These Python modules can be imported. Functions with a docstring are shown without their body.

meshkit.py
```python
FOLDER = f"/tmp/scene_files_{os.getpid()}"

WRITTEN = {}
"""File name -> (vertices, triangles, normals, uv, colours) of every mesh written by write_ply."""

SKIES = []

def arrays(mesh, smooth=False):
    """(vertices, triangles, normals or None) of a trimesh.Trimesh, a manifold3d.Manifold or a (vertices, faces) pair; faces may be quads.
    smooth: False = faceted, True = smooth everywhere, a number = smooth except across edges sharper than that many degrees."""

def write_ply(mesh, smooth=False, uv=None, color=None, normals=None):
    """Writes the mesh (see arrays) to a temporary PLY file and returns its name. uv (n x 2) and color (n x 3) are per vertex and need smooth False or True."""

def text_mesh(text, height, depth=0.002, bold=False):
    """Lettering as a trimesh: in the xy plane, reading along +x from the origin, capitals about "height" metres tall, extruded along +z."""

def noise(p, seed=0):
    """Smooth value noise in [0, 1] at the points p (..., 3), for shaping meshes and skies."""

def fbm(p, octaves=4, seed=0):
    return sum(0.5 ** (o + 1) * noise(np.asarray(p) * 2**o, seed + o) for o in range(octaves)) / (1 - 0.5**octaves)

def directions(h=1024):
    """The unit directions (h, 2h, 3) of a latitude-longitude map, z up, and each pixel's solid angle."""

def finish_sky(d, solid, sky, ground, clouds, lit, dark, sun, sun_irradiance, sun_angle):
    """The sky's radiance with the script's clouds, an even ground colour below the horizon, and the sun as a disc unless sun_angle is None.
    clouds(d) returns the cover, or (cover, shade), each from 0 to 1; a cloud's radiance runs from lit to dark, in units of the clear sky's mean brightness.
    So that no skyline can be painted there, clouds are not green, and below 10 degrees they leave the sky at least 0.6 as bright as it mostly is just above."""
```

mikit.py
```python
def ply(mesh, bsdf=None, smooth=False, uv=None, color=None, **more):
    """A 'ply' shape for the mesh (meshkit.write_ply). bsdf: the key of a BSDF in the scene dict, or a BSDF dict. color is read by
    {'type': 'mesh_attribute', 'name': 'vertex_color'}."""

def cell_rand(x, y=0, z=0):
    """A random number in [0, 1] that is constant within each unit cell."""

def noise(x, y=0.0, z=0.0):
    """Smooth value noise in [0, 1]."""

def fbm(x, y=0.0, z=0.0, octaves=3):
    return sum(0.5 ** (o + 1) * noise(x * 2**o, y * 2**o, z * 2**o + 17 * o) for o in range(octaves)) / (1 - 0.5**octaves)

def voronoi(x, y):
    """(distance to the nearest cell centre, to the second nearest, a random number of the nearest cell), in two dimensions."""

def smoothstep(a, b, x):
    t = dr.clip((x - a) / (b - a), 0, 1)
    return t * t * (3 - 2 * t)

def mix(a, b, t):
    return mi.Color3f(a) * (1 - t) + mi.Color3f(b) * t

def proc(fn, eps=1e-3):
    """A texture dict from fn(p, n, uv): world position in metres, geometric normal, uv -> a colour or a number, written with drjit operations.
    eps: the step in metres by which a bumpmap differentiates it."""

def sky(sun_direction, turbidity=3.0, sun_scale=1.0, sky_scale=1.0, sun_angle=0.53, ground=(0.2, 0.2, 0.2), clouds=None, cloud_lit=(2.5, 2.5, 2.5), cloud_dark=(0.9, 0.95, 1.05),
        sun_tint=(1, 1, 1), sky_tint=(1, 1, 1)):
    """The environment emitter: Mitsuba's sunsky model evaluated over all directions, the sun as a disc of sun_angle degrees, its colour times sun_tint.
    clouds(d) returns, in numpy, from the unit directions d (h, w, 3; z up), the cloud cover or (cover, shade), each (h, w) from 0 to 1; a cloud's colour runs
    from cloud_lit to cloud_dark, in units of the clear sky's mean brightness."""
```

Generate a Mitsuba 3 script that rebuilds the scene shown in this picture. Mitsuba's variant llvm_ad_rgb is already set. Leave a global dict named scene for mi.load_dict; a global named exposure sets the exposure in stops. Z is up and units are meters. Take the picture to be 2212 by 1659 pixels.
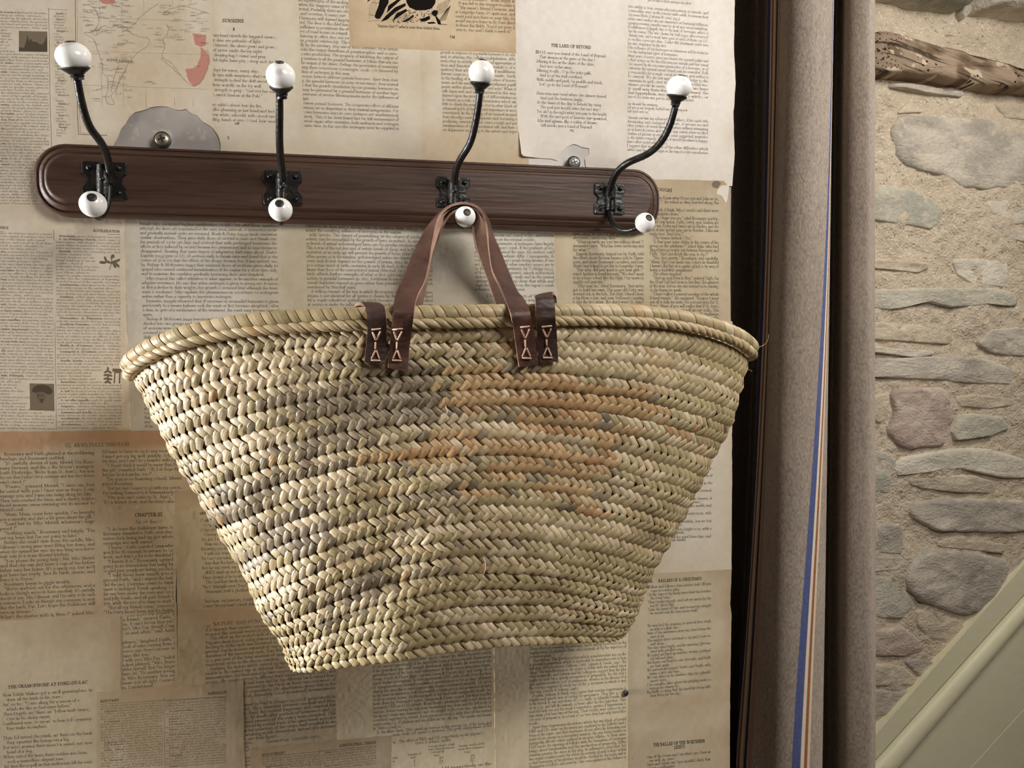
import math, random
import numpy as np, trimesh, shapely, drjit as dr, mitsuba as mi, mikit, meshkit
from shapely.geometry import LineString, Polygon, box
from shapely import union_all, affinity

T = mi.ScalarTransform4f
scene, labels = {}, {}
rng = np.random.default_rng(7)

# ---------------------------------------------------------------- camera: about two thirds of a metre from the papered wall (the plane y = 0), turned 11 degrees right
F_PX, CX, CY = 1790.0, 1106.0, 829.5
EYE = np.array([0.0, -0.66, 1.50])
YAW, PITCH = math.radians(11.0), math.radians(-2.7)
FWD = np.array([math.sin(YAW) * math.cos(PITCH), math.cos(YAW) * math.cos(PITCH), math.sin(PITCH)])
RGT = np.array([math.cos(YAW), -math.sin(YAW), 0.0])
UPV = np.cross(RGT, FWD)
scene['camera'] = {'type': 'perspective', 'fov': math.degrees(2 * math.atan(CX / F_PX)), 'fov_axis': 'x', 'near_clip': 0.02, 'far_clip': 50.0,
                   'to_world': T().look_at(origin=EYE.tolist(), target=(EYE + FWD).tolist(), up=[0, 0, 1])}

# ---------------------------------------------------------------- light: a soft ceiling light above and to the right, a window far to the left beside the papered wall, a light over the stairs
def panel(key, c, n, up, w, h, rgb):
    c, n, up = np.array(c, float), np.array(n, float), np.array(up, float)
    n /= np.linalg.norm(n); r = np.cross(up, n); r /= np.linalg.norm(r); u = np.cross(n, r)
    v = np.array([c - r * w / 2 - u * h / 2, c + r * w / 2 - u * h / 2, c + r * w / 2 + u * h / 2, c - r * w / 2 + u * h / 2])
    scene[key] = mikit.ply((v, np.array([[0, 1, 2], [0, 2, 3]])), {'type': 'diffuse', 'reflectance': {'type': 'rgb', 'value': [.5, .5, .5]}},
                           emitter={'type': 'area', 'radiance': {'type': 'rgb', 'value': list(rgb)}})
    labels[key] = {'kind': 'structure'}
panel('ceiling_light', (0.60, -0.85, 2.14), (-0.36, 0.8, -0.5), (0, 1, 0), 0.55, 0.45, (19.0, 18.2, 17.2))
panel('window_1', (-2.26, -0.125, 1.28), (1, 0.0, 0.05), (0, 0, 1), 0.20, 0.9, (246, 242, 236))
panel('stair_light', (1.20, 0.06, 2.22), (-0.25, 0.5, -0.85), (0, 1, 0), 0.4, 0.4, (19, 18, 16.4))
exposure = -0.2
# ---------------------------------------------------------------- helpers
def ray(u, v):
    return FWD + RGT * ((u - CX) / F_PX) - UPV * ((v - CY) / F_PX)
def at(u, v, y):
    """The point at depth y that stands where the photograph shows pixel (u, v)."""
    d = ray(u, v)
    return EYE + d * ((y - EYE[1]) / d[1])
def on_plane(u, v, p, n):
    d = ray(u, v)
    return EYE + d * (np.dot(np.subtract(p, EYE), n) / np.dot(d, n))
def proj(p):
    q = np.asarray(p, float) - EYE
    z = q @ FWD
    return CX + F_PX * (q @ RGT) / z, CY - F_PX * (q @ UPV) / z, z
def unit(v):
    v = np.asarray(v, float); return v / np.maximum(np.linalg.norm(v, axis=-1, keepdims=True), 1e-12)
def numbered(key):
    if key not in scene and not any(k.startswith(key + '__') for k in scene): return key
    i = 1
    while f'{key}_{i:03d}' in scene or any(k.startswith(f'{key}_{i:03d}__') for k in scene): i += 1
    return f'{key}_{i:03d}'
COUNT = {}
def part(key, mesh, bsdf, smooth=30, label=None, **kw):
    n = COUNT.get(key, 0); COUNT[key] = n + 1
    k = key if n == 0 else f'{key}_{n:03d}'
    scene[k] = mikit.ply(mesh, bsdf, smooth, **kw)
    if label: labels[k] = {'label': label}
    return k
def thing(key, label, cat, group=None):
    labels[key] = {'label': label, 'category': cat}
    if group: labels[key]['group'] = group
    return key
def join(ms):
    vs, fs, at_ = [], [], 0
    for m in ms:
        v, f = (m.vertices, m.faces) if hasattr(m, 'vertices') else m
        f = np.asarray(f)
        if f.shape[1] == 4: f = np.vstack([f[:, [0, 1, 2]], f[:, [0, 2, 3]]])
        vs.append(np.asarray(v)); fs.append(f + at_); at_ += len(v)
    return np.vstack(vs), np.vstack(fs)
def grid_faces(n, m, wrap=False):
    i, j = np.meshgrid(np.arange(n - 1), np.arange(m if wrap else m - 1), indexing='ij')
    a = i * m + j; b = i * m + (j + 1) % m
    return np.stack([a, b, b + m, a + m], -1).reshape(-1, 4)
def curve(pts, n):
    """A smooth curve (Catmull-Rom by chord length) through the points."""
    from scipy.interpolate import PchipInterpolator
    p = np.asarray(pts, float); d = np.r_[0, np.cumsum(np.linalg.norm(np.diff(p, axis=0), axis=1))]
    return PchipInterpolator(d, p)(np.linspace(0, d[-1], n))
def spline(pts, n):
    from scipy.interpolate import CubicSpline
    p = np.asarray(pts, float); d = np.r_[0, np.cumsum(np.linalg.norm(np.diff(p, axis=0), axis=1) ** .6)]
    return CubicSpline(d, p)(np.linspace(0, d[-1], n))
def tube(path, r, seg=12, caps=True):
    p = np.asarray(path, float); r = np.broadcast_to(r, len(p))
    t = unit(np.gradient(p, axis=0)); a = np.array([.31, .2, .93]) if abs(t[0] @ [.31, .2, .93]) < .9 else np.array([1., 0, 0])
    n = unit(np.cross(t[0], a)); rings = []
    for i in range(len(p)):
        n = unit(n - t[i] * (n @ t[i])); b = np.cross(t[i], n); th = np.arange(seg) * 2 * np.pi / seg
        rings.append(p[i] + r[i] * (np.cos(th)[:, None] * n + np.sin(th)[:, None] * b))
    v = np.vstack(rings); f = grid_faces(len(p), seg, True)
    f = np.vstack([f[:, [0, 1, 2]], f[:, [0, 2, 3]]])
    if caps:
        k = len(v); v = np.vstack([v, p[0], p[-1]]); j = np.arange(seg); q = (len(p) - 1) * seg
        f = np.vstack([f, np.c_[(j + 1) % seg, j, np.full(seg, k)], np.c_[q + j, q + (j + 1) % seg, np.full(seg, k + 1)]])
    return v, f
def lathe(profile, origin, axis, seg=40):
    """Turned round the axis: profile rows are (radius, distance along the axis)."""
    z = unit(axis); x = unit(np.cross(z, [0, 0, 1] if abs(z[2]) < .9 else [1, 0, 0])); y = np.cross(z, x)
    th = np.arange(seg) * 2 * np.pi / seg; pr = np.asarray(profile, float)
    v = np.array(origin) + np.vstack([r * (np.cos(th)[:, None] * x + np.sin(th)[:, None] * y) + h * z for r, h in pr])
    return v, grid_faces(len(pr), seg, True)
def loft(rings):
    n = len(rings[0]); v = np.vstack(rings); f = grid_faces(len(rings), n, True)
    return v, f
def rounded_box(size, r, seg=5):
    import manifold3d as m3
    s = m3.Manifold.sphere(r, 8 + 4 * seg); a = np.asarray(size) / 2 - r
    return m3.Manifold.batch_hull([s.translate([x * a[0], y * a[1], z * a[2]]) for x in (-1, 1) for y in (-1, 1) for z in (-1, 1)])
def rgb(r, g, b):
    """sRGB 0-255 to linear."""
    c = np.array([r, g, b]) / 255.; return np.where(c < .04045, c / 12.92, ((c + .055) / 1.055) ** 2.4)
N, FB, SM = mikit.noise, mikit.fbm, mikit.smoothstep
def C3(c): return c if isinstance(c, mi.Color3f) else mi.Color3f(*[float(x) for x in c])
def MIX(a, b, t): return C3(a) * (1 - t) + C3(b) * t
def diffuse_like(fn, rough=.8, spec=.3, **kw):
    return {'type': 'principled', 'base_color': mikit.proc(fn) if callable(fn) else {'type': 'rgb', 'value': list(map(float, fn))}, 'roughness': rough, 'specular': spec, **kw}
def bumped(inner, fn, scale, eps=5e-4):
    return {'type': 'bumpmap', 'arbitrary': mikit.proc(fn, eps), 'scale': scale, 'nested': inner}
def two(b): return {'type': 'twosided', 'nested': b}
# ---------------------------------------------------------------- old-style serif lettering, drawn as strokes (x-height = 1)
def _ln(pts, w):
    return LineString(pts).buffer(w / 2, cap_style=2, join_style=2)
def _arc(cx, cy, rx, ry, a0, a1, wt=.2, wn=.075):
    n = max(4, int(abs(a1 - a0) / 30) + 1)
    a = np.radians(np.linspace(a0, a1, n))
    w = wn + (wt - wn) * np.abs(np.cos(a)) ** 1.5
    o = np.c_[cx + (rx + w / 2) * np.cos(a), cy + (ry + w / 2 * .6) * np.sin(a)]
    i = np.c_[cx + (rx - w / 2) * np.cos(a), cy + (ry - w / 2 * .6) * np.sin(a)]
    return Polygon(np.vstack([o, i[::-1]])).buffer(0)
def _ring(cx, cy, rx, ry):
    return _arc(cx, cy, rx, ry, 0, 180).union(_arc(cx, cy, rx, ry, 180, 360))
# S x y0 y1: stem; d x y w: foot or head serif; h/v x0 y0 x1 y1: hairline; k x0 y0 x1 y1: thick diagonal; o cx cy rx ry: bowl; a cx cy rx ry a0 a1: arc; . x y: dot
GLYPHS = {
 'a': (.86, 'S .62 .0 .72|a .38 .7 .26 .24 160 0|o .36 .27 .24 .23|d .70 .04 .14|. .16 .72'), 'b': (.98, 'S .2 0 1.6|d .12 1.57 .16|o .52 .48 .33 .44'),
 'c': (.8, 'a .46 .49 .32 .46 35 325|. .7 .74'), 'd': (1., 'S .76 0 1.6|d .68 1.57 .16|d .84 .03 .16|o .44 .47 .32 .44'),
 'e': (.8, 'a .42 .49 .31 .46 0 325|h .12 .53 .74 .53'), 'f': (.55, 'S .24 0 1.3|a .45 1.32 .22 .22 180 30|d .24 .03 .34|h .04 .94 .5 .94|. .62 1.42'),
 'g': (.86, 'o .38 .64 .25 .3|o .4 -.28 .31 .24|k .26 .32 .3 .02|h .55 .86 .82 .93'), 'h': (1.02, 'S .2 0 1.6|d .12 1.57 .16|d .2 .03 .34|S .8 0 .7|d .8 .03 .34|a .5 .66 .3 .29 180 0'),
 'i': (.44, 'S .22 0 .97|d .22 .03 .34|d .13 .94 .16|. .21 1.36'), 'j': (.42, 'S .24 -.3 .97|d .15 .94 .16|. .23 1.36|a .05 -.3 .19 .22 0 -100'),
 'k': (.98, 'S .2 0 1.6|d .12 1.57 .16|d .2 .03 .34|h .3 .42 .76 .95|d .76 .95 .28|k .42 .56 .84 0|d .86 .03 .22'), 'l': (.44, 'S .22 0 1.6|d .13 1.57 .16|d .22 .03 .34'),
 'm': (1.54, 'S .2 0 .97|d .11 .94 .16|d .2 .03 .32|S .76 0 .7|d .76 .03 .32|S 1.32 0 .7|d 1.32 .03 .32|a .48 .66 .28 .29 180 0|a 1.04 .66 .28 .29 180 0'),
 'n': (1.02, 'S .2 0 .97|d .11 .94 .16|d .2 .03 .34|S .8 0 .7|d .8 .03 .34|a .5 .66 .3 .29 180 0'), 'o': (.92, 'o .46 .48 .35 .46'),
 'p': (1., 'S .2 -.52 .97|d .11 .94 .16|d .2 -.5 .36|o .53 .48 .33 .45'), 'q': (.98, 'S .76 -.52 .97|d .76 -.5 .36|o .44 .48 .32 .45'),
 'r': (.72, 'S .2 0 .97|d .11 .94 .16|d .22 .03 .38|a .5 .66 .3 .28 170 50|. .64 .82'), 's': (.68, 'a .34 .71 .22 .22 30 270|a .34 .25 .23 .23 90 -150'),
 't': (.58, 'S .25 .15 1.22|h .04 .94 .52 .94|a .42 .2 .18 .18 180 320'), 'u': (1.02, 'S .2 .25 .97|d .11 .94 .16|S .78 0 .97|d .69 .94 .16|d .87 .03 .16|a .48 .28 .29 .25 180 350'),
 'v': (.92, 'k .18 .96 .46 0|h .46 .02 .74 .96|d .18 .94 .32|d .74 .94 .28'), 'w': (1.36, 'k .18 .96 .44 0|h .44 .02 .68 .9|k .66 .96 .92 0|h .92 .02 1.18 .96|d .18 .94 .32|d .66 .94 .28|d 1.18 .94 .28'),
 'x': (.92, 'k .18 .96 .74 0|h .18 .02 .72 .94|d .18 .94 .3|d .74 .94 .28|d .18 .03 .28|d .76 .03 .3'), 'y': (.92, 'k .18 .96 .48 0|h .76 .96 .38 -.4|d .18 .94 .32|d .76 .94 .28|. .24 -.42'),
 'z': (.78, 'h .1 .92 .66 .92|h .1 .04 .68 .04|k .6 .92 .16 .04'),
 'A': (1.34, 'h .24 0 .64 1.5|k .62 1.5 1.08 0|h .36 .52 .9 .52|d .22 .03 .36|d 1.08 .03 .4'), 'B': (1.2, 'S .28 0 1.5|d .2 1.47 .3|d .2 .03 .3|a .58 1.13 .32 .34 90 -90|a .6 .4 .4 .38 90 -90|h .3 1.47 .6 1.47|h .3 .79 .6 .79|h .3 .03 .6 .03'),
 'C': (1.24, 'a .68 .75 .54 .74 40 320|v 1.12 1.1 1.12 1.46'), 'D': (1.36, 'S .28 0 1.5|d .2 1.47 .3|d .2 .03 .3|a .6 .75 .6 .72 90 -90|h .3 1.47 .62 1.47|h .3 .03 .62 .03'),
 'E': (1.16, 'S .28 0 1.5|h .08 1.46 1.02 1.46|h .08 .04 1.06 .04|h .3 .78 .8 .78|v 1. 1.2 1. 1.5|v 1.04 0 1.04 .32|v .8 .62 .8 .94'), 'F': (1.08, 'S .28 0 1.5|h .08 1.46 1. 1.46|d .28 .03 .46|h .3 .76 .78 .76|v .98 1.18 .98 1.5|v .78 .6 .78 .92'),
 'G': (1.34, 'a .68 .75 .54 .74 40 330|v 1.12 1.12 1.12 1.46|S 1.12 .1 .66|d 1.12 .66 .4'), 'H': (1.44, 'S .28 0 1.5|S 1.12 0 1.5|h .3 .77 1.1 .77|d .28 1.47 .46|d .28 .03 .46|d 1.12 1.47 .46|d 1.12 .03 .46'),
 'I': (.6, 'S .3 0 1.5|d .3 1.47 .46|d .3 .03 .46'), 'J': (.7, 'S .4 .1 1.5|d .4 1.47 .46|a .2 .1 .2 .26 0 -120'), 'K': (1.34, 'S .28 0 1.5|d .28 1.47 .46|d .28 .03 .46|h .36 .7 1.04 1.46|k .5 .88 1.1 0|d 1.04 1.47 .38|d 1.14 .03 .36'),
 'L': (1.1, 'S .28 0 1.5|d .28 1.47 .46|h .08 .04 1. .04|v .98 0 .98 .36'), 'M': (1.7, 'v .28 0 .3 1.5|k .3 1.5 .82 .1|h .82 .1 1.36 1.5|S 1.38 0 1.5|d .26 .03 .4|d 1.38 .03 .46|d .2 1.47 .3|d 1.44 1.47 .3'),
 'N': (1.44, 'v .28 0 .28 1.5|k .26 1.5 1.14 0|v 1.14 0 1.14 1.5|d .28 .03 .4|d .2 1.47 .3|d 1.14 1.47 .4'), 'O': (1.4, 'o .7 .75 .56 .74'), 'P': (1.1, 'S .28 0 1.5|d .2 1.47 .3|d .28 .03 .46|a .56 1.1 .4 .37 90 -90|h .3 1.47 .58 1.47|h .3 .73 .58 .73'),
 'Q': (1.4, 'o .7 .75 .56 .74|k .66 .1 1.2 -.34'), 'R': (1.26, 'S .28 0 1.5|d .2 1.47 .3|d .28 .03 .46|a .56 1.12 .38 .35 90 -90|h .3 1.47 .58 1.47|h .3 .77 .58 .77|k .62 .76 1.08 0|d 1.1 .03 .3'),
 'S': (1., 'a .5 1.13 .34 .34 35 270|a .5 .4 .36 .38 90 -150|v .82 1.16 .82 1.46|v .14 .04 .14 .4'), 'T': (1.24, 'S .62 0 1.5|d .62 .03 .46|h .08 1.46 1.16 1.46|v .1 1.14 .1 1.48|v 1.14 1.14 1.14 1.48'),
 'U': (1.36, 'S .28 .4 1.5|v 1.08 .4 1.08 1.5|a .68 .44 .4 .42 180 360|d .28 1.47 .46|d 1.08 1.47 .36'), 'V': (1.3, 'k .24 1.5 .66 0|h .66 .02 1.06 1.5|d .24 1.47 .44|d 1.06 1.47 .36'),
 'W': (1.86, 'k .24 1.5 .6 0|h .6 .02 .94 1.4|k .9 1.5 1.26 0|h 1.26 .02 1.62 1.5|d .24 1.47 .44|d .9 1.47 .4|d 1.62 1.47 .36'), 'X': (1.3, 'k .24 1.5 1.06 0|h .24 .02 1.02 1.48|d .24 1.47 .4|d 1.02 1.47 .36|d .24 .03 .36|d 1.08 .03 .4'),
 'Y': (1.24, 'k .2 1.5 .62 .72|h .64 .72 1.02 1.5|S .62 0 .74|d .2 1.47 .4|d 1.02 1.47 .36|d .62 .03 .46'), 'Z': (1.14, 'h .12 1.45 1. 1.45|h .1 .05 1.04 .05|k .94 1.45 .2 .05'),
 '0': (.9, 'o .45 .48 .34 .46'), '1': (.6, 'S .3 0 .97|d .3 .03 .4|d .22 .9 .16'), '2': (.86, 'a .4 .7 .26 .26 160 -40|h .58 .52 .12 .05|h .1 .05 .78 .05'), '3': (.84, 'a .38 .7 .25 .25 150 -80|a .38 -.02 .3 .46 80 -150'),
 '4': (.9, 'S .58 -.45 .97|h .56 .95 .06 .0|h .06 .0 .84 .0'), '5': (.84, 'h .2 .94 .72 .94|v .2 .4 .2 .95|a .36 .0 .32 .44 100 -150'), '6': (.9, 'o .46 .42 .33 .42|a .6 .6 .46 .86 180 110'), '7': (.84, 'h .1 .93 .76 .93|k .74 .93 .34 -.45'),
 '8': (.9, 'o .45 1.1 .26 .32|o .45 .4 .33 .4'), '9': (.9, 'o .45 .52 .33 .42|a .3 .4 .48 .86 0 -75'),
 '.': (.44, '. .2 .09'), ',': (.44, '. .2 .09|h .24 .06 .14 -.2'), ';': (.48, '. .2 .09|h .24 .06 .14 -.2|. .22 .8'), ':': (.46, '. .22 .1|. .22 .8'), "'": (.34, '. .17 1.42|h .2 1.4 .12 1.14'), '"': (.62, '. .16 1.42|h .2 1.4 .12 1.14|. .42 1.42|h .46 1.4 .38 1.14'),
 '!': (.46, 'S .22 .5 1.5|. .22 .09'), '?': (.74, 'a .34 1.14 .24 .32 160 -60|S .36 .4 .66|. .36 .09'), '-': (.56, 'k .08 .5 .48 .5'), '~': (.9, 'h .02 .5 .9 .5'), '(': (.56, 'a .6 .5 .4 1.02 130 230'), ')': (.56, 'a -.04 .5 .4 1.02 50 -50'),
 '&': (1.34, 'o .5 1.14 .24 .3|o .46 .38 .36 .37|k .44 1.0 1.14 0|h 1.14 .8 .8 .3|d 1.1 .82 .3'),
}
_GL = {}
def glyph(ch, bold):
    key = (ch, bold)
    if key in _GL: return _GL[key]
    adv, spec = GLYPHS[ch]
    parts = []
    for s in spec.split('|'):
        t = s.split(); q = [float(v) for v in t[1:]]; op = t[0]
        if op == 'S': parts.append(box(q[0] - .1, q[1], q[0] + .1, q[2]))
        elif op == 'd': parts.append(box(q[0] - q[2] / 2, q[1] - .04, q[0] + q[2] / 2, q[1] + .04))
        elif op in 'hv': parts.append(_ln([q[:2], q[2:]], .09))
        elif op == 'k': parts.append(_ln([q[:2], q[2:]], .21))
        elif op == 'o': parts.append(_ring(*q))
        elif op == 'a': parts.append(_arc(*q))
        elif op == '.': parts.append(box(q[0] - .11, q[1] - .11, q[0] + .11, q[1] + .11))
    shape = union_all(parts).buffer(.075 if bold else .012, join_style=2).simplify(.035)
    vs, fs, at = [], [], 0
    for g in getattr(shape, 'geoms', [shape]):
        v, f = trimesh.creation.triangulate_polygon(g, engine='earcut')
        vs.append(v); fs.append(f + at); at += len(v)
    _GL[key] = (adv + (.08 if bold else 0), np.vstack(vs), np.vstack(fs))
    return _GL[key]
def run_text(text):
    """(width, vertices, triangles) of one line; *...* is bold, _..._ italic."""
    x, vs, fs, at, bold, it = 0., [], [], 0, False, False
    for ch in text:
        if ch == '*': bold = not bold; continue
        if ch == '_': it = not it; continue
        if ch == ' ': x += .52; continue
        adv, v, f = glyph(ch, bold)
        v = v.copy()
        if it: v[:, 0] = v[:, 0] * .92 + .24 * v[:, 1]
        v[:, 0] += x
        vs.append(v); fs.append(f + at); at += len(v); x += adv
    if not vs: return x, np.zeros((0, 2)), np.zeros((0, 3), int)
    return x, np.vstack(vs), np.vstack(fs)
# ---------------------------------------------------------------- what the pages say. Each block: baselines of the first and last line (left, right), x-height, lines.
# '>' indents a line, '^' at its end keeps its natural width, *bold*, _italic_, '~' is a dash.
TX = {}
def tx(page, first, last, xh, text, ink=0): TX.setdefault(page, []).append((first, last, xh, text.strip('\n').split('\n'), ink))
tx('sunshine', (480, 48, 527, 49), (480, 48, 527, 49), 4.6, "*SUNSHINE*")
tx('sunshine', (503, 66, 508, 66), (503, 66, 508, 66), 3.6, "*I*")
tx('sunshine', (460, 79, 598, 84), (459, 261, 598, 266), 4.4, """
um-bead stretch the haggard snows ;
y skies are palisades of light ;^
s blurred ; the silence grows and grows ;
of vaster vaults the icy night.^
 sleeping-bag I cower and pray :^
ful night, have pity ; stoop and slay."

slept for many, many days.^
ly eyes with weariness~that's all^
 strength to feed the drift-wood fire^
kens weirdly on the icy wall.^
 strength to pray : "God rest her soul^
's awful shadow of the Pole."^

er cabin's alcove low she lies,^
dles gleaming at her head and feet ;
rop white, ash-cold, with closed eyes,
iling, hands at rest~O God, how sweet""")
tx('sunshine', (507, 269, 517, 269.5), (507, 269, 517, 269.5), 3.6, "*208*")
tx('sunshine', (491, 299, 496, 299), (491, 299, 496, 299), 4.4, "*5*")
tx('endo_a', (644.5, 3, 858, 15.5), (657, 274, 861.5, 281), 4.3, """
he hypertrophy of the androgenic^
when this happens some of the^
tested. Probably there are oth^
 _and secretion._ It seems cert^
l hormone will depend largely^
ted. The liver is the chief inact^
sufficient to accentuate the effe^
ect of renal lesions in retardi^
hancing its effect does not ser^
ry _gonadal relationship._ The fac^
lly by the pituitary. Any one of these hormones by its action
ecks the output therefrom of gonadotrophin, and so auto-
s own production. The property of inhibiting the output of
g common to all the gonadal hormones, it follows that any one
he output of the others. Perhaps the prevention of mammary
ving them testosterone (Lacassagne, 1939b, c) is favoured by
tion of oestrogen in this way.^
_essions between different gonadal hormones._ Apart from their
y, the gonadal hormones in some circumstances show mutual
s that the growth stimulation by one gonadal hormone on
may be prevented by a gonadal hormone of another type.
nterome of uterine fibromyomata under the influence of
iple.^
_etween gonadal hormones._ The co-operative effects of different
rmone are as important as their mutual antagonisms. For
s two hormones must in some instances act simultaneously
sively. Thus it has been found that for full maintenance of
exual organs after castration, both androgen and oestrogen
same time. In this case the oestrogen must be supplied in""")
tx('picture', (814, 58.8, 951, 64.8), (814, 58.8, 951, 64.8), 3.7, '*_"Anyone hurt ?" called a voice from behind them._*')
tx('picture', (971, 81.3, 983, 82), (971, 81.3, 983, 82), 4.2, '*174*')
tx('picture', (983, 0, 1112, 6), (984, 67, 1113, 72.5), 4.5, """
thousand wonders. "What ought w
>It was left to the stranger to make a
>"My name's Meriel Derwent, and
at Longridge Farm. It's quite near, and
could push you there on your bike. Fa
would run you home in his Ford direct
in from the fields. You'd get your b
seen to, too, and I think it needs it."^""")
tx('endo_b', (951, 116, 1112.5, 122), (956.7, 283.3, 1117, 288), 4.2, """
growth in response to a gonadal hormone is its ada
and, in attaining this, cellular multiplication, diffe
each other in orderly sequence and appropriate d
tion and function as regards growth is of v
noticed that when fragments of undifferen
ferent sources come together unite. Such
in the healing of wounds, the essence of tissues
ment, and the amalgamation of malignant papill
points within glandular ducts and acini. When ti
cells have met and have combined in this way
depend upon the interaction of differentiation an
In cancer, as a rule, a dedifferentiation which tak
little to check the new form, but in other kinds of
advanced and is of fundamental importance in arres
concerned. In the healing of an incised wound
from the edges meet, amalgamate and, becoming e
producing connective tissue, cause a tough and per
amalgamation of undifferentiated cells and their s
or disjunction according to the nature and degre""")
tx('beyond', (1190, 101, 1277, 105.5), (1190, 101, 1277, 105.5), 4.5, "*THE LAND OF BEYOND*")
tx('beyond', (1157, 115.4, 1310, 124.2), (1160, 273, 1312, 279), 4.3, """
*H*AVE ever you heard of the Land of Beyond,^
>That dreams at the gates of the day !^
Alluring it lies at the skirts of the skies,^
>And ever so far away ;^
Alluring it calls : O ye the yoke galls,^
>And ye of the trail overfond,^
With saddle and pack, by paddle and track,^
>Let's go to the Land of Beyond !^

Have ever you stood where the silences brood,
>And vast the horizons begin,^
At the dawn of the day to behold far away^
>The goal you would strive for and win !^
Yet, ah ! in the night when you gain to the height,
>With the vast pool of heaven star-spawned,
Afar and agleam, like a valley of dream,^
>Still mocks you a Land of Beyond.^""", 1)
tx('beyond', (1231, 283, 1239, 283.5), (1231, 283, 1239, 283.5), 3.6, "*205*", 1)
tx('endo_c', (1400, 2.5, 1494, 10), (1400, 2.5, 1494, 10), 4.1, "pect as that to which androgen was given.")
tx('endo_c', (1354, 15.7, 1530, 31.4), (1354.5, 211, 1530, 221.6), 4.2, """
vious virility in boys, restore physical potency to eunuchs, and
ve masculine urges in the normal male adult. In women they
s increase libido (Salmon & Geist, 1943).^
teristics and conduct also are dependent on hormonal influence.
hypophysectomy, rapidly cease to show any sexual manifesta-
of indifference is largely due to the lack of oestrogen, which is
l by the ovary. This was shown by Ball (1941), who removed
s female rats, and a week later gave to each of them 250 I.U.
ate on five successive days. Under this treatment coitus was
five rats employed in the test.^
d the influence of sex hormones on behaviour will be found in
d to the individual types of hormones.^
Many years, it seems, must pass before the general public and
se their actions on the fact that men are animals and that sexual
y be caused by the excessive production of a hormone, or of
n whereby the natural sexual stimuli may be controlled. Both
be responsible for a single sexual aberration, and neither is
d's control. We do not apply our knowledge to the
homania in girls, nor to the mild homicidal ten-
etimes occur in men. In this season we have
ry small way from the time when a beard, the
enal hyperplasia, was regarded as a witch ; or
ease of the brain was put in chains and abolished.^""")
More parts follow.
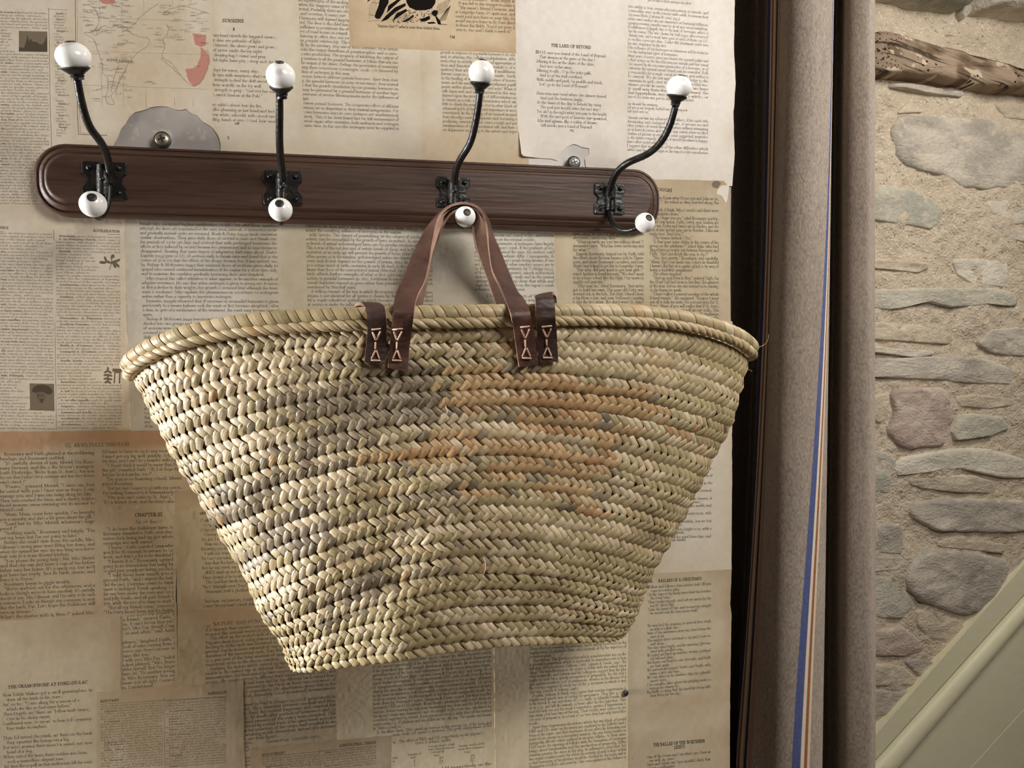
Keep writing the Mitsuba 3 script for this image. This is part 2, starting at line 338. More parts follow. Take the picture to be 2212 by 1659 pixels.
tx('endo_c', (1354.5, 226.2, 1530, 235.5), (1354.5, 242.4, 1530, 251.5), 4.2, """
ou should be women,^
nd yet your beards forbid me to interpret^
hat you are so."^""")
tx('endo_c', (1354.5, 256, 1530, 265), (1354.5, 325.6, 1530, 333.3), 4.2, """
l though our law has advanced in kindliness, it has made little
derstanding such biological variations. At present we send
other victims of sexual disease to prison without attempting
ue or learn its cause, and without any serious effort to effect
rnative of prison or asylum is even suggested, prejudice
es the latter remedy, though it would produce a happy,
have other social advantages.^
I suggest that war is one of the other difficulties which
anities may have their origin in the impulses for reproduction""")
tx('through', (1396, 410.8, 1452, 414.6), (1396, 410.8, 1452, 414.6), 4.5, "*THROUGH*")
tx('through', (1403, 429.8, 1553, 432.5), (1404, 690, 1553, 690.5), 4.6, """
>"D'you Know what House you and Julia are in,
Minty ?" she asked as they hurried along the
drive.^
>"Beech, I think. Miss Cornish said there were
two vacancies there."^
>"Oh, I hope you are," cried Rosemary quickly.
"That's my house. Faith, Gerry, and Andrea are
in it, too. Lesley and Janice are in Birches, and the
rest of our special gang are in Beeches. I like our
badge best, don't you ?"^
>"The bronze brooch ? Yes."^
>"Is that your sister sitting in the centre of the
group on the platform ?" asked Julia, who had
slipped into an empty seat between Rosemary and
Faith. "She's not much like you, is she ?"^
>"No, she's pretty," Rosemary said candidly.
"Minty, that's our maid, says I must be thankful
I haven't flat feet or a squint, which is by way of
being a doubtful compliment."^
>The others laughed.^
>"Shut up and listen to Bea," ordered Faith, for
the Head Girl had risen to her feet. She glanced
at the door, but no one else seemed to be coming,
so she began to speak.^
>"I have called a general meeting of the whole
School tonight," she explained, "because I want
you all to help me make this a record term for St.
Ann's. Many of you will realise that if St. Ann's
is to carry on, we must pull up our socks. The
High School and Vraimont will challenge
us, and so far we have never been beaten""", 1)
tx('through', (1238, 508, 1391, 508.5), (1238, 664, 1391, 664), 4.6, """
dear, what we got for our quickly, that one
afternoon's canvassing, Ros."^
>"What on earth are you two talking about ?"
demanded Gerry. "Who has been canvassing and
for what ?"^
>Eagerly Rosemary, helped out by Faith, told
the others about the now famous visit to Thorn-
acres, and about Rosemary's accident, and how
Meriel had helped to get her to Longridge Farm.
>"But why did you want to get new girls ?"
asked Andrea in bewilderment. "We don't want
to be a huge school like the High. Our motto is
quality not quantity."^
>"That may be," cried Rosemary, "but we've
got to hold our own. The poor old Fatty was
worried sick in the hols. The High School's been
a big blow to her, and now Vraimont's coming
is just the last straw. We don't want St. Ann's
to go under, do we ?"^""", 1)
tx('species', (660, 490.8, 934, 497.5), (664.6, 660.6, 935, 661.5), 4.4, """
related to the dose, and to the fact that one hormone alone will not entirely
inhibit the cornifying influence of oestrogen on the vagina.^
>(viii) _Species._ The danger of generalizing on the subject of sex-hormone
activity may be exemplified by the growth of horns in animals. In some species
or breeds of animal well-developed horns are the peculiar attribute of the male.
This is true of the red deer and of certain breeds of sheep, and in these animals
castration at an early age will prevent the growth of horns (Marshall, 1912). In
other species, as in the reindeer, well-developed antlers are characteristic of both
sexes and do not depend on the gonads (Darwin, 1871). In yet others, as
in a certain breed of cattle, castration in early life leads to the growth of horns
larger than those of the noncastrated animal (Marshall, 1912). A study of wild
birds affords further examples of what at first sight might appear odd re-
actions to gonadal hormones (p. 282). Additional instances where secondary
sexual characters depend on genes rather than gonadal hormones have been
mentioned by Marshall (1916).^
>A striking example of the way in which the response of apparently analogous
organs is not identical for all species is shown by the rabbit's vagina, lined
by a simple cylindrical epithelium which becomes mucified, not cornified
at oestrus or under the influence of oestrogen, so that in the rabbit and many""")
tx('species', (1025, 511, 1197, 512), (1026.5, 627.8, 1197.5, 628.3), 4.5, """
action on the prostate and seminal vesicles, androsterone
has more than on the seminal vesicles.^
>The relative potencies of androgens have largely
rested on the capon's comb. If the gradients of res-
ponse always remained the same, this method could
not fail, but the gradients differ. Consequently, th
comparison of capon's comb being known, it can
act on the testis and other reactive organs are to
be illustrated by experiments by Tschopp (1935).
of three androgenic compounds, namely androstenedi
androsterone on capon's comb, and on the seminal
castrated rats (Table 74) show that while and
than the others has more on the capon's comb
influence the vesicles and penis.^""")
tx('species', (1050, 642, 1197, 643), (1090, 650.8, 1197, 651.5), 4.3, """
TABLE 74. The effects of Testosteron
in terms of the weight of the org^""")
tx('doses', (301.4, 486.3, 597.6, 490.3), (310.5, 741, 604, 741), 4.3, """
female rats, continued vaginal cornification ensues ; but after some months,
although the doses are maintained at the same level, intervals of metoestrus occur
and gradually normal cycles are resumed. Wade & Doisy (1935a) made somewhat
similar observations. They gave daily doses of oestriol to male and female rats
for periods of 117 to 316 days and noticed that with prolonged treatment the
effects at first induced by oestriol became less pronounced and in some instances
disappeared, showing that some degree of adaptation had come about. Bialet-
Laprida (1934) gave 20 I.U. of oestrone daily to female mice and found that in the
course of 56 to 120 days the effects of the dosage became less. It was noticed, too,
by Bishop & McKeown (1940) that minimal doses of oestrone given daily to
spayed mice caused continued keratinization of the vagina for a short time only,
and to maintain the condition gradually increasing doses were required.^
>Selye (1940d) has called attention to what appears to be another example of
adaptive resistance. He says that when oestrogen is given to young rats it causes
at first a decline in their weights, but growth is resumed later although the treat-
ment is continued. Selye explains this phenomenon as a resistance to oestrogenic
action rather than a capacity to inactivate oestrogen.^
>Emmens (1939d) observed that if oestrone or oestradiol benzoate is given
persistently to a brown leghorn cock the comb at first becomes atrophied ; after
a time, in spite of a continuance of the treatment, the comb may become normal
again.^
>Bishop & McKeown (1941) investigated the matter^
divided into two groups each contained^
of oestrone were given daily for^
received no treatment^
daily doses of^
in Gr^""")
tx('doses', (310.8, 751, 604, 751), (312, 924, 604, 924), 4.3, "\n".join(w + '^' for w in "norm sixt the rece dail gro and wei of th res has tre by i was inc onl to t of the".split(' ')[:0] or ['the', 'and', 'norm', 'of th', 'six', 'res', 'wei', 'by i', 'has', 'tre', 'inc', 'onl', 'dail', 'was', 'in th', 'to be', 'than', 'rece', 'of the']))
tx('pulls', (141, 966, 279, 963.5), (141, 966, 279, 963.5), 5.4, "ST. ANN'S PULLS THROUGH")
tx('pulls', (0, 984.5, 204, 981), (0, 1336.7, 206, 1326.5), 4.7, """
>Rosemary and Faith glanced at the reddening
bandage, and Rosemary nodded.^
>"It's awfully decent of you, Meriel. I'm Rose-
mary Derwent, and this is the Rector's youngest,
Faith Elmbridge. We're from St. Ann's. Are you
the one that Father's let a customer and that the Glovers
can't stand ?"^
>"Ponies," grinned Meriel. "Come on. Just
be seated with you ! Once you're there, I can
manage you, and Farm can bring along his bike."
They soon reached the farm, and a cheery, bright-
faced woman came running out in answer to
Meriel's call.^
>"Mum, Mum, come here quickly. I've brought
you a casualty, and she's a bit green about the gills."
>"Lead her in, Miss Meriel, whatever's hap-
pened ?"^
>"Nothing much," Rosemary said faintly. "I've
cut my knee, but I'm not going to faint."^
>Before she could slide from the saddle, Mrs.
Gilmour's strong arms were lifting her down, and
when she opened her eyes she was lying on a horse-
hair sofa in a stone-floored kitchen.^
>"You 'phone the young lady's Ma, Miss Meriel,
and that she can just have a cup of tea before
father runs her home. It's a nasty cut, but we'll
just have her ready. Just lie back, dearie, and
leave it to Nurse."^
>Rosemary began to giggle weakly.^
>"We've waltzed out for this afternoon, and a
looks as though we've to have another. It's awfully
decent of you, Miss Gilmour, and I'm sorry to be such
a nuisance. Looks as though my company is over
like the back, Pat. Let's hope the Bulldozer will
turn up trumps."^
What's the matter with it, then ?" asked Mrs.""")
tx('pulls', (220.5, 979.5, 392, 976.5), (222, 1088, 392, 1086), 4.7, """
I'd have to have to cycle any more today
I must get my leg well quickly. School in
ten days, and I can't be a boarder with a gam
>"I should think it would be easier than for a
day girl," remarked Faith. "Oh, I do hope they
lets me be a boarder, too !"^
>"Do you go to boarding school, Meriel
asked Rosemary.^
>"Not yet, but I expect to go with my cousin.
I'm looking forward to it tremendously."^
>"Pity you can't come to St. Ann's," said
"It's a wizard show, and the fatty's also^""")
tx('pulls', (291.5, 1116, 350.5, 1115), (291.5, 1116, 350.5, 1115), 4.9, "*CHAPTER III*")
tx('pulls', (292, 1130.6, 348.6, 1130), (292, 1130.6, 348.6, 1130), 4.7, "_Up, St. Ann's !_")
tx('pulls', (222.8, 1147, 373, 1142), (224, 1326.5, 376, 1321.6), 4.7, """
>"I do hope the Bulldozer turns u
Rosemary remarked to Faith some days
rotten luck being laid up just when
campaign was well started."^
>"I know," Faith sounded sympathe
you'll be fit enough to return to Sc
week, and that's a lot to be thankful f
>"I know it is," Rosemary agreed
going to be tremendous fun being ba
so glad your people are letting you be b
>"I told them how much you n
pressed Faith, "and I expect the hols
did the rest. Everyone seems to think
meet to indulged. Frank speaking, I c
far out here under the trees and see g
and jolly books, and all your friends c
you, while the rest of us have to work."
>"Not all my friends come," corrected
"The Fatty hasn't been, not the Bulldo""")
tx('strip', (265, 1333, 377, 1325.5), (264, 1489, 378, 1481), 4.7, """
>you don't tell anyone y
a friend," moved Faith. "
ny. It can't be tea time yet."
isn't, Miss Fay, though I sup
; to and after," said Anni

please," laughed Faith. "
mell of cake coming from t
nurse says there's no one to
takes like you."^
I with you, Miss Fay," boiled
asked pleased. "Mrs. Burn
idder herself. But I'm forget
been let. 'Tis another young
n, Miss Rosemary. Not see
mews you all right. Comes I
m, I understand."^""")
tx('gramophone', (17.7, 1487, 190, 1476), (17.7, 1487, 190, 1476), 4.4, "*THE GRAMOPHONE AT FOND-DU-LAC*")
tx('gramophone', (6, 1504.6, 200, 1493), (8, 1659, 200, 1648), 4.6, """
Now Eddie Malone got a swell grammyfone, to
>draw all the trade to his store ;^
An' sez he : "Come along for a season of s-^
>which the like ye had niver before."^
Then Dogrib, an' Slave, an' Yellow-knife brave,^
>Cree in his dinky canoe,^
Confluated near, to see an' to hear Ed's grammy-
>fone make its dayboo.^

Then Ed turned the crank, an' there on the bank
>they squatted like bumps on a log.^
For acres around there wasn't a sound, not even
>howl of a dog.^
When out of the horn there sudden was born^
>such a marvellous elegant tone ;^
An' then like a spell on that auditorium fell the voice""")
tx('silken', (431.7, 1112, 445, 1111), (431.7, 1112, 445, 1111), 4.2, "*260*")
tx('silken', (432.6, 1128, 590, 1123), (438.4, 1313, 596, 1306), 4.6, """
O silken limbs, O silken hair,^
>O eyes divine and deep^
O lips of crimson wine, and fair^
>Forever so to keep^
Ah, yes, I must the stars^
>How can I lose^
Knowing you think of^
>I with my craven s^
No ! no ! my mind's a^
>Into that sky-born lan^
Not for my creed, my cr^
>Will I stand up and ut^
Thou, though it be to utter^
>The God that dwells in me is^
"Best" triumphs over "Beast",^
>Humanity itself is glorified. . . .^

"And now, my butchers, I embrace^
Come ! let my heart's blood slake your^""")
tx('nature', (444, 1356, 452, 1355), (444, 1356, 452, 1355), 4., "30")
tx('nature', (459.5, 1352.5, 612, 1342.5), (459.5, 1352.5, 612, 1342.5), 4.8, "NATURE AND FUNCTION OF")
tx('nature', (444, 1365, 725, 1343), (444, 1609, 725, 1580), 4.5, """
it is known that ovaries successfully grafted into castrated animals
respond like normal ovaries to gonadotrophin from the pituitary gland
>The effect on the oestral cycle of removing one ovary was studied by
Papanicolaou (1920), using guinea-pigs. He found that the removal of
the length of the cycle was increased only by about one day for the first
proved that in women removal of one ovary causes no change in the
duration of the menstrual cycle. Van Wagenen found that removal of
22.5 per cent of the total amount of ovarian tissue did not alter the
menstrual cycles in the rhesus monkey.^
>Studying the factors which control egg-laying we find that oocytes are
visible to the naked eye in different fowls. As he estimated that the
minimum values, but these cannot be fewer oocytes present than those counted.
oocytes : the oocytes present in different fowls varied from 914 to 3,605 ; and
number of eggs which had been laid by the different birds varied from
numbers of oocytes present in the birds at these two extremes of
and were 500 and 2,452 respectively. His observations prove that in the
as in the rabbit and rat, fecundity is not in normal circumstances
the size of the ovary.^
>An experiment performed by Pearl & Schoppe (1921) is of special interest in
to our present subject. They removed between one-half and five-
ovaries of eight fowls, fixed the excised fragments and counted the
as contained in them. At death after periods of between 6 and 37
months the regenerated remains of the ovary were counted. The
number of oocytes produced by normal fowls of the same breed were also
It was found that partial resection of the ovary had resulted in an
in number of oocytes attaining visible dimensions, instead of a decrease
as was expected. Here are their figures :^""")
tx('nature', (576, 1605.5, 690, 1593), (576, 1605.5, 690, 1593), 4., "Number of hens  Total visible oocytes")
tx('nature', (525, 1609, 546, 1607), (525, 1656, 540, 1655), 4.2, """
ndition.^
nely^
nent^

repat^
nner^
other^""")
tx('accessory', (805, 1426.7, 1062, 1403), (806.6, 1586, 1062, 1564), 4.4, """
gonadotrophin without an increase of the interstitial tissue or a restoration
of the atrophied accessory generative organs ; extract (b), which consisted mainly
of LH, caused hypertrophy of the interstitial tissue of the ovary with luteinization
if the granulosa was well enough developed, and in males an increase of the
interstitial tissue of the testis with enlargement of the accessory generative organs.
Greep, Fevold & Hisaw (1936 ; see also Greep & Fevold, 1937, and Greep, 1937)
made similar observations. In their experiments FRH given to rats from the time
of hypophysectomy onward maintained spermatogenesis for 40 days, although
during this time the accessory generative organs underwent atrophy. LH given
in the same circumstances both maintained spermatogenesis and prevented atrophy
of the accessory organs. Additional work of this kind with comparable results has
been done by Fraenkel-Conrat, Simpson & Evans (1940). Leblond (1938b)
prepared FRH and LH extracts from sheep's pituitaries and tested them on
pigeons. Before starting the injections laparotomy was done and the left testis or
the largest ovum was measured ; and the weight of the testis was calculated by
a method suggested by Benoit. Each pigeon received a daily dose of the extract
representing 1 g. of pituitary and was killed on the 7th day. The results are shown
in Tables 9 and 10.^
>As the tables show, FRH caused an increase in the average size of the testis and""")
tx('table', (849, 1590.6, 1062, 1570), (849, 1590.6, 1062, 1570), 4.4, "vum, while LH caused a decrease. The great enlargement of the")
tx('table', (849, 1606.6, 1043, 1586), (849, 1606.6, 1043, 1586), 4.4, "9.   The effect of FRH and LH respectively on the pigeon's")
tx('table', (898, 1608.5, 974, 1601), (898, 1608.5, 974, 1601), 4.4, "testes (Leblond, 1938b)")
tx('table', (925, 1615, 982, 1610), (925, 1635, 982, 1630), 3.4, "Average weight of left\ntestis before treatment\n   (calculated)^\n       (mg.)^")
tx('table', (990, 1614, 1047, 1608), (990, 1628, 1047, 1622), 3.4, "Average weight of left\ntestis after treatment\n       (mg.)^")
tx('table', (881, 1633, 910, 1630), (881, 1640, 910, 1637), 3.4, "Number of\n   birds^")
tx('table', (948, 1639.5, 958, 1638.5), (948, 1651, 958, 1650), 3.6, "768\n564\n272")
tx('table', (1016, 1634, 1026, 1633), (1016, 1646, 1026, 1645), 3.6, "718\n958\n872")
tx('table', (893, 1645, 897, 1644.6), (893, 1655, 897, 1654.6), 3.6, "4\n2\n3")
tx('table', (848, 1640, 860, 1639), (848, 1655, 860, 1654), 3.6, "ment\nat^\n1^")
tx('table', (955, 1663, 1062, 1652), (955, 1663, 1062, 1652), 4.4, "LH respectively on the")
tx('effects', (1314, 1380.5, 1353, 1375.5), (1314, 1380.5, 1353, 1375.5), 4.6, "DOTROPH")
tx('effects', (1144.6, 1405, 1353.4, 1391), (1142.5, 1660.5, 1353, 1637.5), 4.4, """
These effects of removing the pituitary can be largely prevented by the
implantation of pituitaries from other animals or by the injection of
gonadotrophin.^
>_Hyperaemia._ The speediest action which gonadotrophin has on the
a general hyperaemia, which is noticeable in immature rats 6 hou
injection of the hormone (Salmon, Geist, Salmon & Frank, 1942 ; Ka
1944). The vasodilatation in the ovary is visible with the naked eye a
microscopically, and Salmon and his colleagues suggest that the phe
might be used for a speedy recognition of pregnancy. By this test t
gave positive results in 77 of 78 pregnancies, whereas in the absence of p
the test was negative in every one of the 31 instances in which it was
(See also Zondek & Sulman, 1948.)^
>Zondek, Sulman & Black (1945) agree that ovarian hyperaemia is
reliable and speedy way of testing for pregnancy. They give 4 c.c. u
to be tested, in two injections of 2 c.c. each, to infantile female rats
20 to 25 g., and kill the animals 24 hours after the first injection. Thre
used for each test and the result is regarded as positive if hyperaemia is
one ovary of at least two of the rats. Their results were correct in eve
128 cases of pregnancy. In a total of 300 tests they had only three false
results.^
>Apart from hyperaemia the actions which the two kinds of gonad
FRH and LH, exert on the ovary are confined to the follicles and i
tissue of the organ ; and these hormones do not affect the formation and
ment of ova except in a secondary manner, the ova being unable to
biologically effective when confined in atrophic follicles. As their name
FRH causes the ripening of follicles with the formation of oestrogen
brings about luteinization and the production of progestin. Altho
pituitary governs the ovary in this way, its influence is controlled. Bet
two organs a balance exists by which the activity of each is kept within
so that overaction of the pituitary would be checked by the ovary and vi
_Maturation of follicles and puberty._ One consequence of this balance is""")
tx('cheechako', (1400.5, 1259, 1410, 1258.4), (1400.5, 1259, 1410, 1258.4), 3.9, "*126*", 1)
tx('cheechako', (1422.7, 1258, 1516, 1252.6), (1422.7, 1258, 1516, 1252.6), 4.3, "*BALLADS OF A CHEECHAKO*", 1)
tx('cheechako', (1399.7, 1271.8, 1536.4, 1263.4), (1399, 1328.6, 1536, 1318.6), 4.2, """
*F*ollow and follow a lone moose trail, till you
>come to a valley grim,^
On the slope of the lonely watershed that borders
>the Polar brim."^
Then I woke my pals, and soft we swore by the
>mystic Silver Flail,^
'Twas the hand of Fate, and to-morrow straight
>we would seek the lone moose trail."^""", 1)
tx('cheechako', (1398.7, 1355.5, 1536, 1344.5), (1398, 1507, 1535.4, 1494), 4.2, """
We watched the groaning ice wrench free, crash
>on with a hollow din ;^
Men of the wilderness were we, freed from the
>taint of sin.^
The mighty river snatched us up and it bore us
>swift along ;^
The days were bright, and the morning light was
>sweet with jewelled song.^
We poled and lined up nameless streams, portaged
>o'er hill and plain ;^
We burnt our boat to save the nails, and built
>our boat again ;^
We guessed and groped, North, ever North, with
>many a twist and turn ;^
We saw ablaze in the deathless days the splendid
>sunsets burn.^
O'er soundless lakes where the grayling makes a
>rush at the clumsy fly ;^
By bluffs so steep that the hard-hit sheep falls
>sheer from out the sky ;^""", 1)
tx('northern', (1411, 1613, 1523.5, 1604), (1411, 1613, 1523.5, 1604), 4.6, "*THE BALLAD OF THE NORTHERN*", 1)
tx('northern', (1456.5, 1618.5, 1480.5, 1616), (1456.5, 1618.5, 1480.5, 1616), 4.6, "*LIGHTS*", 1)
tx('northern', (1397.5, 1638.7, 1535.4, 1627), (1397, 1663, 1535, 1651), 4.3, """
One of the Down and Out~that's me. Stare at
>me well, ay, stare !^
Stare and shrink~say ! you wouldn't think that
>I was a millionaire.^""", 1)
for s, x1, y in (("us the", 1540, 982), ("n, and the", 1540, 998), ("to fore-leapers", 1539.7, 1014.5), ("to the ferment of", 1539, 1030), ("we revelled in the", 1539, 1046), ("our hopes were crowned,", 1538, 1062), ("pay.", 1492, 1071),
                 ("it beyond our dreams, it", 1538, 1079), ("plane-roots down ;", 1515, 1087), ("to such sudden wealth, and", 1537, 1094.5), ("as ain't we,", 1484, 1103), ("so came to frontiersmen, with", 1537, 1111), ("the beast ;", 1484, 1119.5),
                 ("to famine worthily, but we lost", 1537, 1128), ("at the feast,", 1475, 1136), ("and mighty bright to us, with a", 1537, 1144.6), ("dust to spend,", 1479, 1153), ("was half too good them days, and", 1536, 1161), ("he was our friend.", 1483, 1168.7)):
    w = len(s) * 3.15
    tx('crowned', (x1 - w, y + w * .025, x1, y), (x1 - w, y + w * .025, x1, y), 4.2, s, 1)
# the dictionary pages: words of a few pixels
DICT = """genus of leguminous trees and shrubs, native of warm regions, with pinnate leaves and small yellow flowers in round heads, source of gum arabic and tannin. member of an academy or society for promoting arts and sciences, member of the French Academy and the Royal
Academy of Arts in London. school of philosophy founded by Plato in the garden of Academus near Athens, where he taught his pupils; name given to many later bodies for the cultivation of learning, founded in most of the capitals of Europe. name given by the French to their early colony on the
eastern shore, taken by the British and renamed; the people were driven out and their farms given to settlers. genus of plants found in warm parts, some with thorny leaves; the leaf was used as a model for the capital of columns. the chief town of the island, with a good harbour, and a trade in fruit,
wine and oil. in music, directions to quicken the time; without accompaniment. rate of increase of velocity, measured in feet per second per second; that of a body falling freely under gravity is about thirty-two. legal term for one who takes part in a crime before or after the fact. a body of soldiers under
an officer; to help, one who assists; large wading bird of the stork kind found in the plains, feeding on carrion. substance secreted by the glands above the kidneys, which raises the pressure of the blood and quickens the heart; it is used in medicine. sticky, able to join; languages in which words are built of parts
set side by side without change of form. returns made each year of the number of acres under each crop, and of live stock.""".replace('\n', ' ')
_dp = [0]
def small_print(page, first, last, n, chars, heads, short=(), xh=2.75):
    """n lines of a dictionary column; heads: {line: bold head word}; short: ranges of lines that stop before a picture."""
    out = []
    for i in range(n):
        w = chars
        for a, b, frac in short:
            if a <= i < b: w = int(chars * frac)
        h = heads.get(i, '')
        body = w - len(h)
        s = DICT[_dp[0]:_dp[0] + body + 12]
        cut = s.rfind(' ', 0, body + 1)
        if s.startswith(' '): s = s[1:]
        s = s[:max(cut, 1)]
        _dp[0] = (_dp[0] + max(cut, 1) + 1) % (len(DICT) - 120)
        line = (f'>*{h}* ' if h else '') + s.strip()
        out.append(line + ('^' if w < chars or len(line) < chars * .86 or chars < 14 or i % 9 == 8 else ''))
    tx(page, first, last, xh, '\n'.join(out), 2)
tx('acceleration', (201, 500.6, 259, 502.8), (201, 500.6, 259, 502.8), 3.5, "*ACCELERATION*")
tx('acceleration', (-4, 494, 19, 495), (-4, 494, 19, 495), 3.5, "*DENCE*")
tx('acceleration', (114, 499, 117, 499), (114, 499, 117, 499), 3.2, "3")
small_print('acceleration', (120.5, 511.5, 259, 514.5), (125, 925.5, 263, 925.5), 64, 44, {0: 'Abyssinian,', 1: 'A. (or Ethiopian) Church,', 5: 'Acacia,', 16: 'Academician,', 20: 'Academy,', 27: 'Florentine;  A. Platonica', 29: 'Academia Francaise,', 36: 'Berlin A. of Science,', 38: 'Leningrad A. of Science,', 41: 'Acadia, Acadie,', 48: 'Acanthus,', 51: 'A. leaf', 54: 'A. (or alla) cappella', 56: 'Acapulco,', 58: 'Acarnania and Aetolia,', 60: 'Accelerando,', 62: 'Acceleration,'}, [(6, 13, .62), (43, 49, .68)])
small_print('acceleration', (-6, 505.5, 113.5, 508), (-4, 926, 118, 928), 64, 38, {6: 'Abs,', 12: 'rent idea:', 15: 'Pati', 18: 'cles,', 23: 'ock,', 25: 'as lupus semam,', 28: 'me candles,', 31: 'etaker, impersonal', 35: 'er man hath sense', 38: 'Ab.', 46: 'inia, Ethiopia,'}, [(48, 57, .52)])
small_print('old', (-6, 28, 103.5, 31), (-4, 447, 108, 449), 66, 36, {0: 'le Acacia is in', 17: 'A. Series', 20: 'table,', 27: 'As', 31: 'away,', 34: 'he Guilds,', 36: 'Ace, Fees of', 39: 'the', 44: 'out,', 49: 'oon,', 51: 'rward'}, [(6, 14, .33)])
small_print('old', (116, 31, 147, 32), (122, 295, 153, 296), 43, 10, {0: 'Aeneth', 2: 'Abecee', 6: 'Abergine', 10: 'Ab.', 12: 'Abe', 15: 'Ab', 19: 'Abdomen', 23: 'Abigail', 28: 'Abiosis', 31: 'Abinitio', 35: 'Abner', 38: 'Aboo', 39: 'Aborigi'}, xh=2.9)
tx('adrenalin', (217, 1517.3, 257, 1514.3), (217, 1517.3, 257, 1514.3), 3.5, "*ADJUTANT*")
tx('adrenalin', (448.6, 1501.3, 490, 1498), (448.6, 1501.3, 490, 1498), 3.5, "*ADRENALIN*")
small_print('adrenalin', (217.7, 1528, 352, 1519), (218, 1662, 353, 1653), 25, 43, {2: 'Adjutant,', 6: 'A. General,', 14: 'Adjutant bird', 15: 'Ad Kalends', 17: 'Adler, Alfred', 21: 'A. Hormone'})
small_print('adrenalin', (358, 1516.5, 488.6, 1508), (358, 1658, 489, 1649), 26, 43, {4: 'Ad misericordiam', 7: 'Admire,', 8: 'Adner,', 9: 'Ad nauseam', 11: 'Adonis,', 13: 'Adolf of Nassau', 18: 'Adonai,', 21: 'Adonijah,', 25: 'Adonis'})
tx('census', (566, 1634, 616, 1628.7), (566, 1634, 616, 1628.7), 3.6, "*AGGLUTINANT*")
tx('census', (733, 1614, 813, 1606.5), (733, 1614, 813, 1606.5), 3.6, "*AGRICULTURAL CENSUS*")
tx('census', (690, 1622, 695, 1621.5), (690, 1622, 695, 1621.5), 3.2, "12")
small_print('census', (566, 1643, 689, 1630.5), (566, 1664, 689, 1651.5), 5, 40, {3: 'Agglutinative Lan-'})
small_print('census', (694.4, 1629, 812.6, 1616), (694.4, 1663.5, 812.6, 1650.5), 7, 38, {0: 'Laws', 5: 'Ayr Leaves'})
# ---------------------------------------------------------------- materials
def fleck(x, z, k, lo, hi): return SM(lo, hi, N(x * k, z * k, 3.1))
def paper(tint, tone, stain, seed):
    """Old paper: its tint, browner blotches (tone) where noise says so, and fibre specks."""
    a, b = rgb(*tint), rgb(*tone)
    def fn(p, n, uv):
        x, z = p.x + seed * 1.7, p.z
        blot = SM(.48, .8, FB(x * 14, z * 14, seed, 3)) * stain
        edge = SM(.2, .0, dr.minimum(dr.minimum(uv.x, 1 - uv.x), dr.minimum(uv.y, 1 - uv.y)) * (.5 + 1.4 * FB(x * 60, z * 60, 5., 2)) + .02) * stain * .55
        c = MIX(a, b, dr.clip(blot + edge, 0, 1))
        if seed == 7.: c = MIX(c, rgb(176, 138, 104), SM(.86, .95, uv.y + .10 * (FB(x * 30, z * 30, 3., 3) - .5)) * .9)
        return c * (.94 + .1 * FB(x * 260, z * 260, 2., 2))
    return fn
def paper_bump(p, n, uv):
    return .55 * SM(.55, .95, FB(p.x * 46, p.z * 46, 1.3, 3)) + .10 * N(p.x * 420, p.z * 420, 4.) + .45 * dr.abs(N(p.x * 24, p.z * 17, 8.) - .5)
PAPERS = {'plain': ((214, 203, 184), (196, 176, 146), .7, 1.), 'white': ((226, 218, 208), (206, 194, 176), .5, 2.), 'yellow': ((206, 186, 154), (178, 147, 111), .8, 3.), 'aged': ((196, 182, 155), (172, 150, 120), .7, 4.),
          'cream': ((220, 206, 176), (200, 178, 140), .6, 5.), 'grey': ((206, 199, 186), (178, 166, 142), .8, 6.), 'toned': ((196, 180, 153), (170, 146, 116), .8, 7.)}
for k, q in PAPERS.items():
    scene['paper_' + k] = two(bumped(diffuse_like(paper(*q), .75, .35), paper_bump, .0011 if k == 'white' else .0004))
INK = [rgb(88, 79, 66), rgb(60, 55, 49), rgb(116, 105, 88), rgb(128, 116, 98), rgb(196, 140, 126), rgb(30, 28, 26)]
for i, c in enumerate(INK): scene[f'ink_{i}'] = two({'type': 'diffuse', 'reflectance': {'type': 'rgb', 'value': c.tolist()}})
def plaster_col(p, n, uv):
    d = SM(.5, .8, FB(p.x * 42, p.z * 42, 2., 3)) * .2 + SM(.70, .76, FB(p.x * 130, p.z * 130, 9., 3)) * .35
    return MIX(rgb(158, 152, 148), rgb(196, 188, 176), dr.clip(d, 0, 1))
scene['plaster_grey'] = two(bumped(diffuse_like(plaster_col, .8, .3), lambda p, n, uv: FB(p.x * 60, p.z * 60, 1., 3), .0012))
scene['plain_plaster'] = two(diffuse_like(lambda p, n, uv: MIX(rgb(176, 164, 146), rgb(196, 184, 166), FB(p.x * 3, p.y * 3, p.z * 3, 3)), .9, .2))

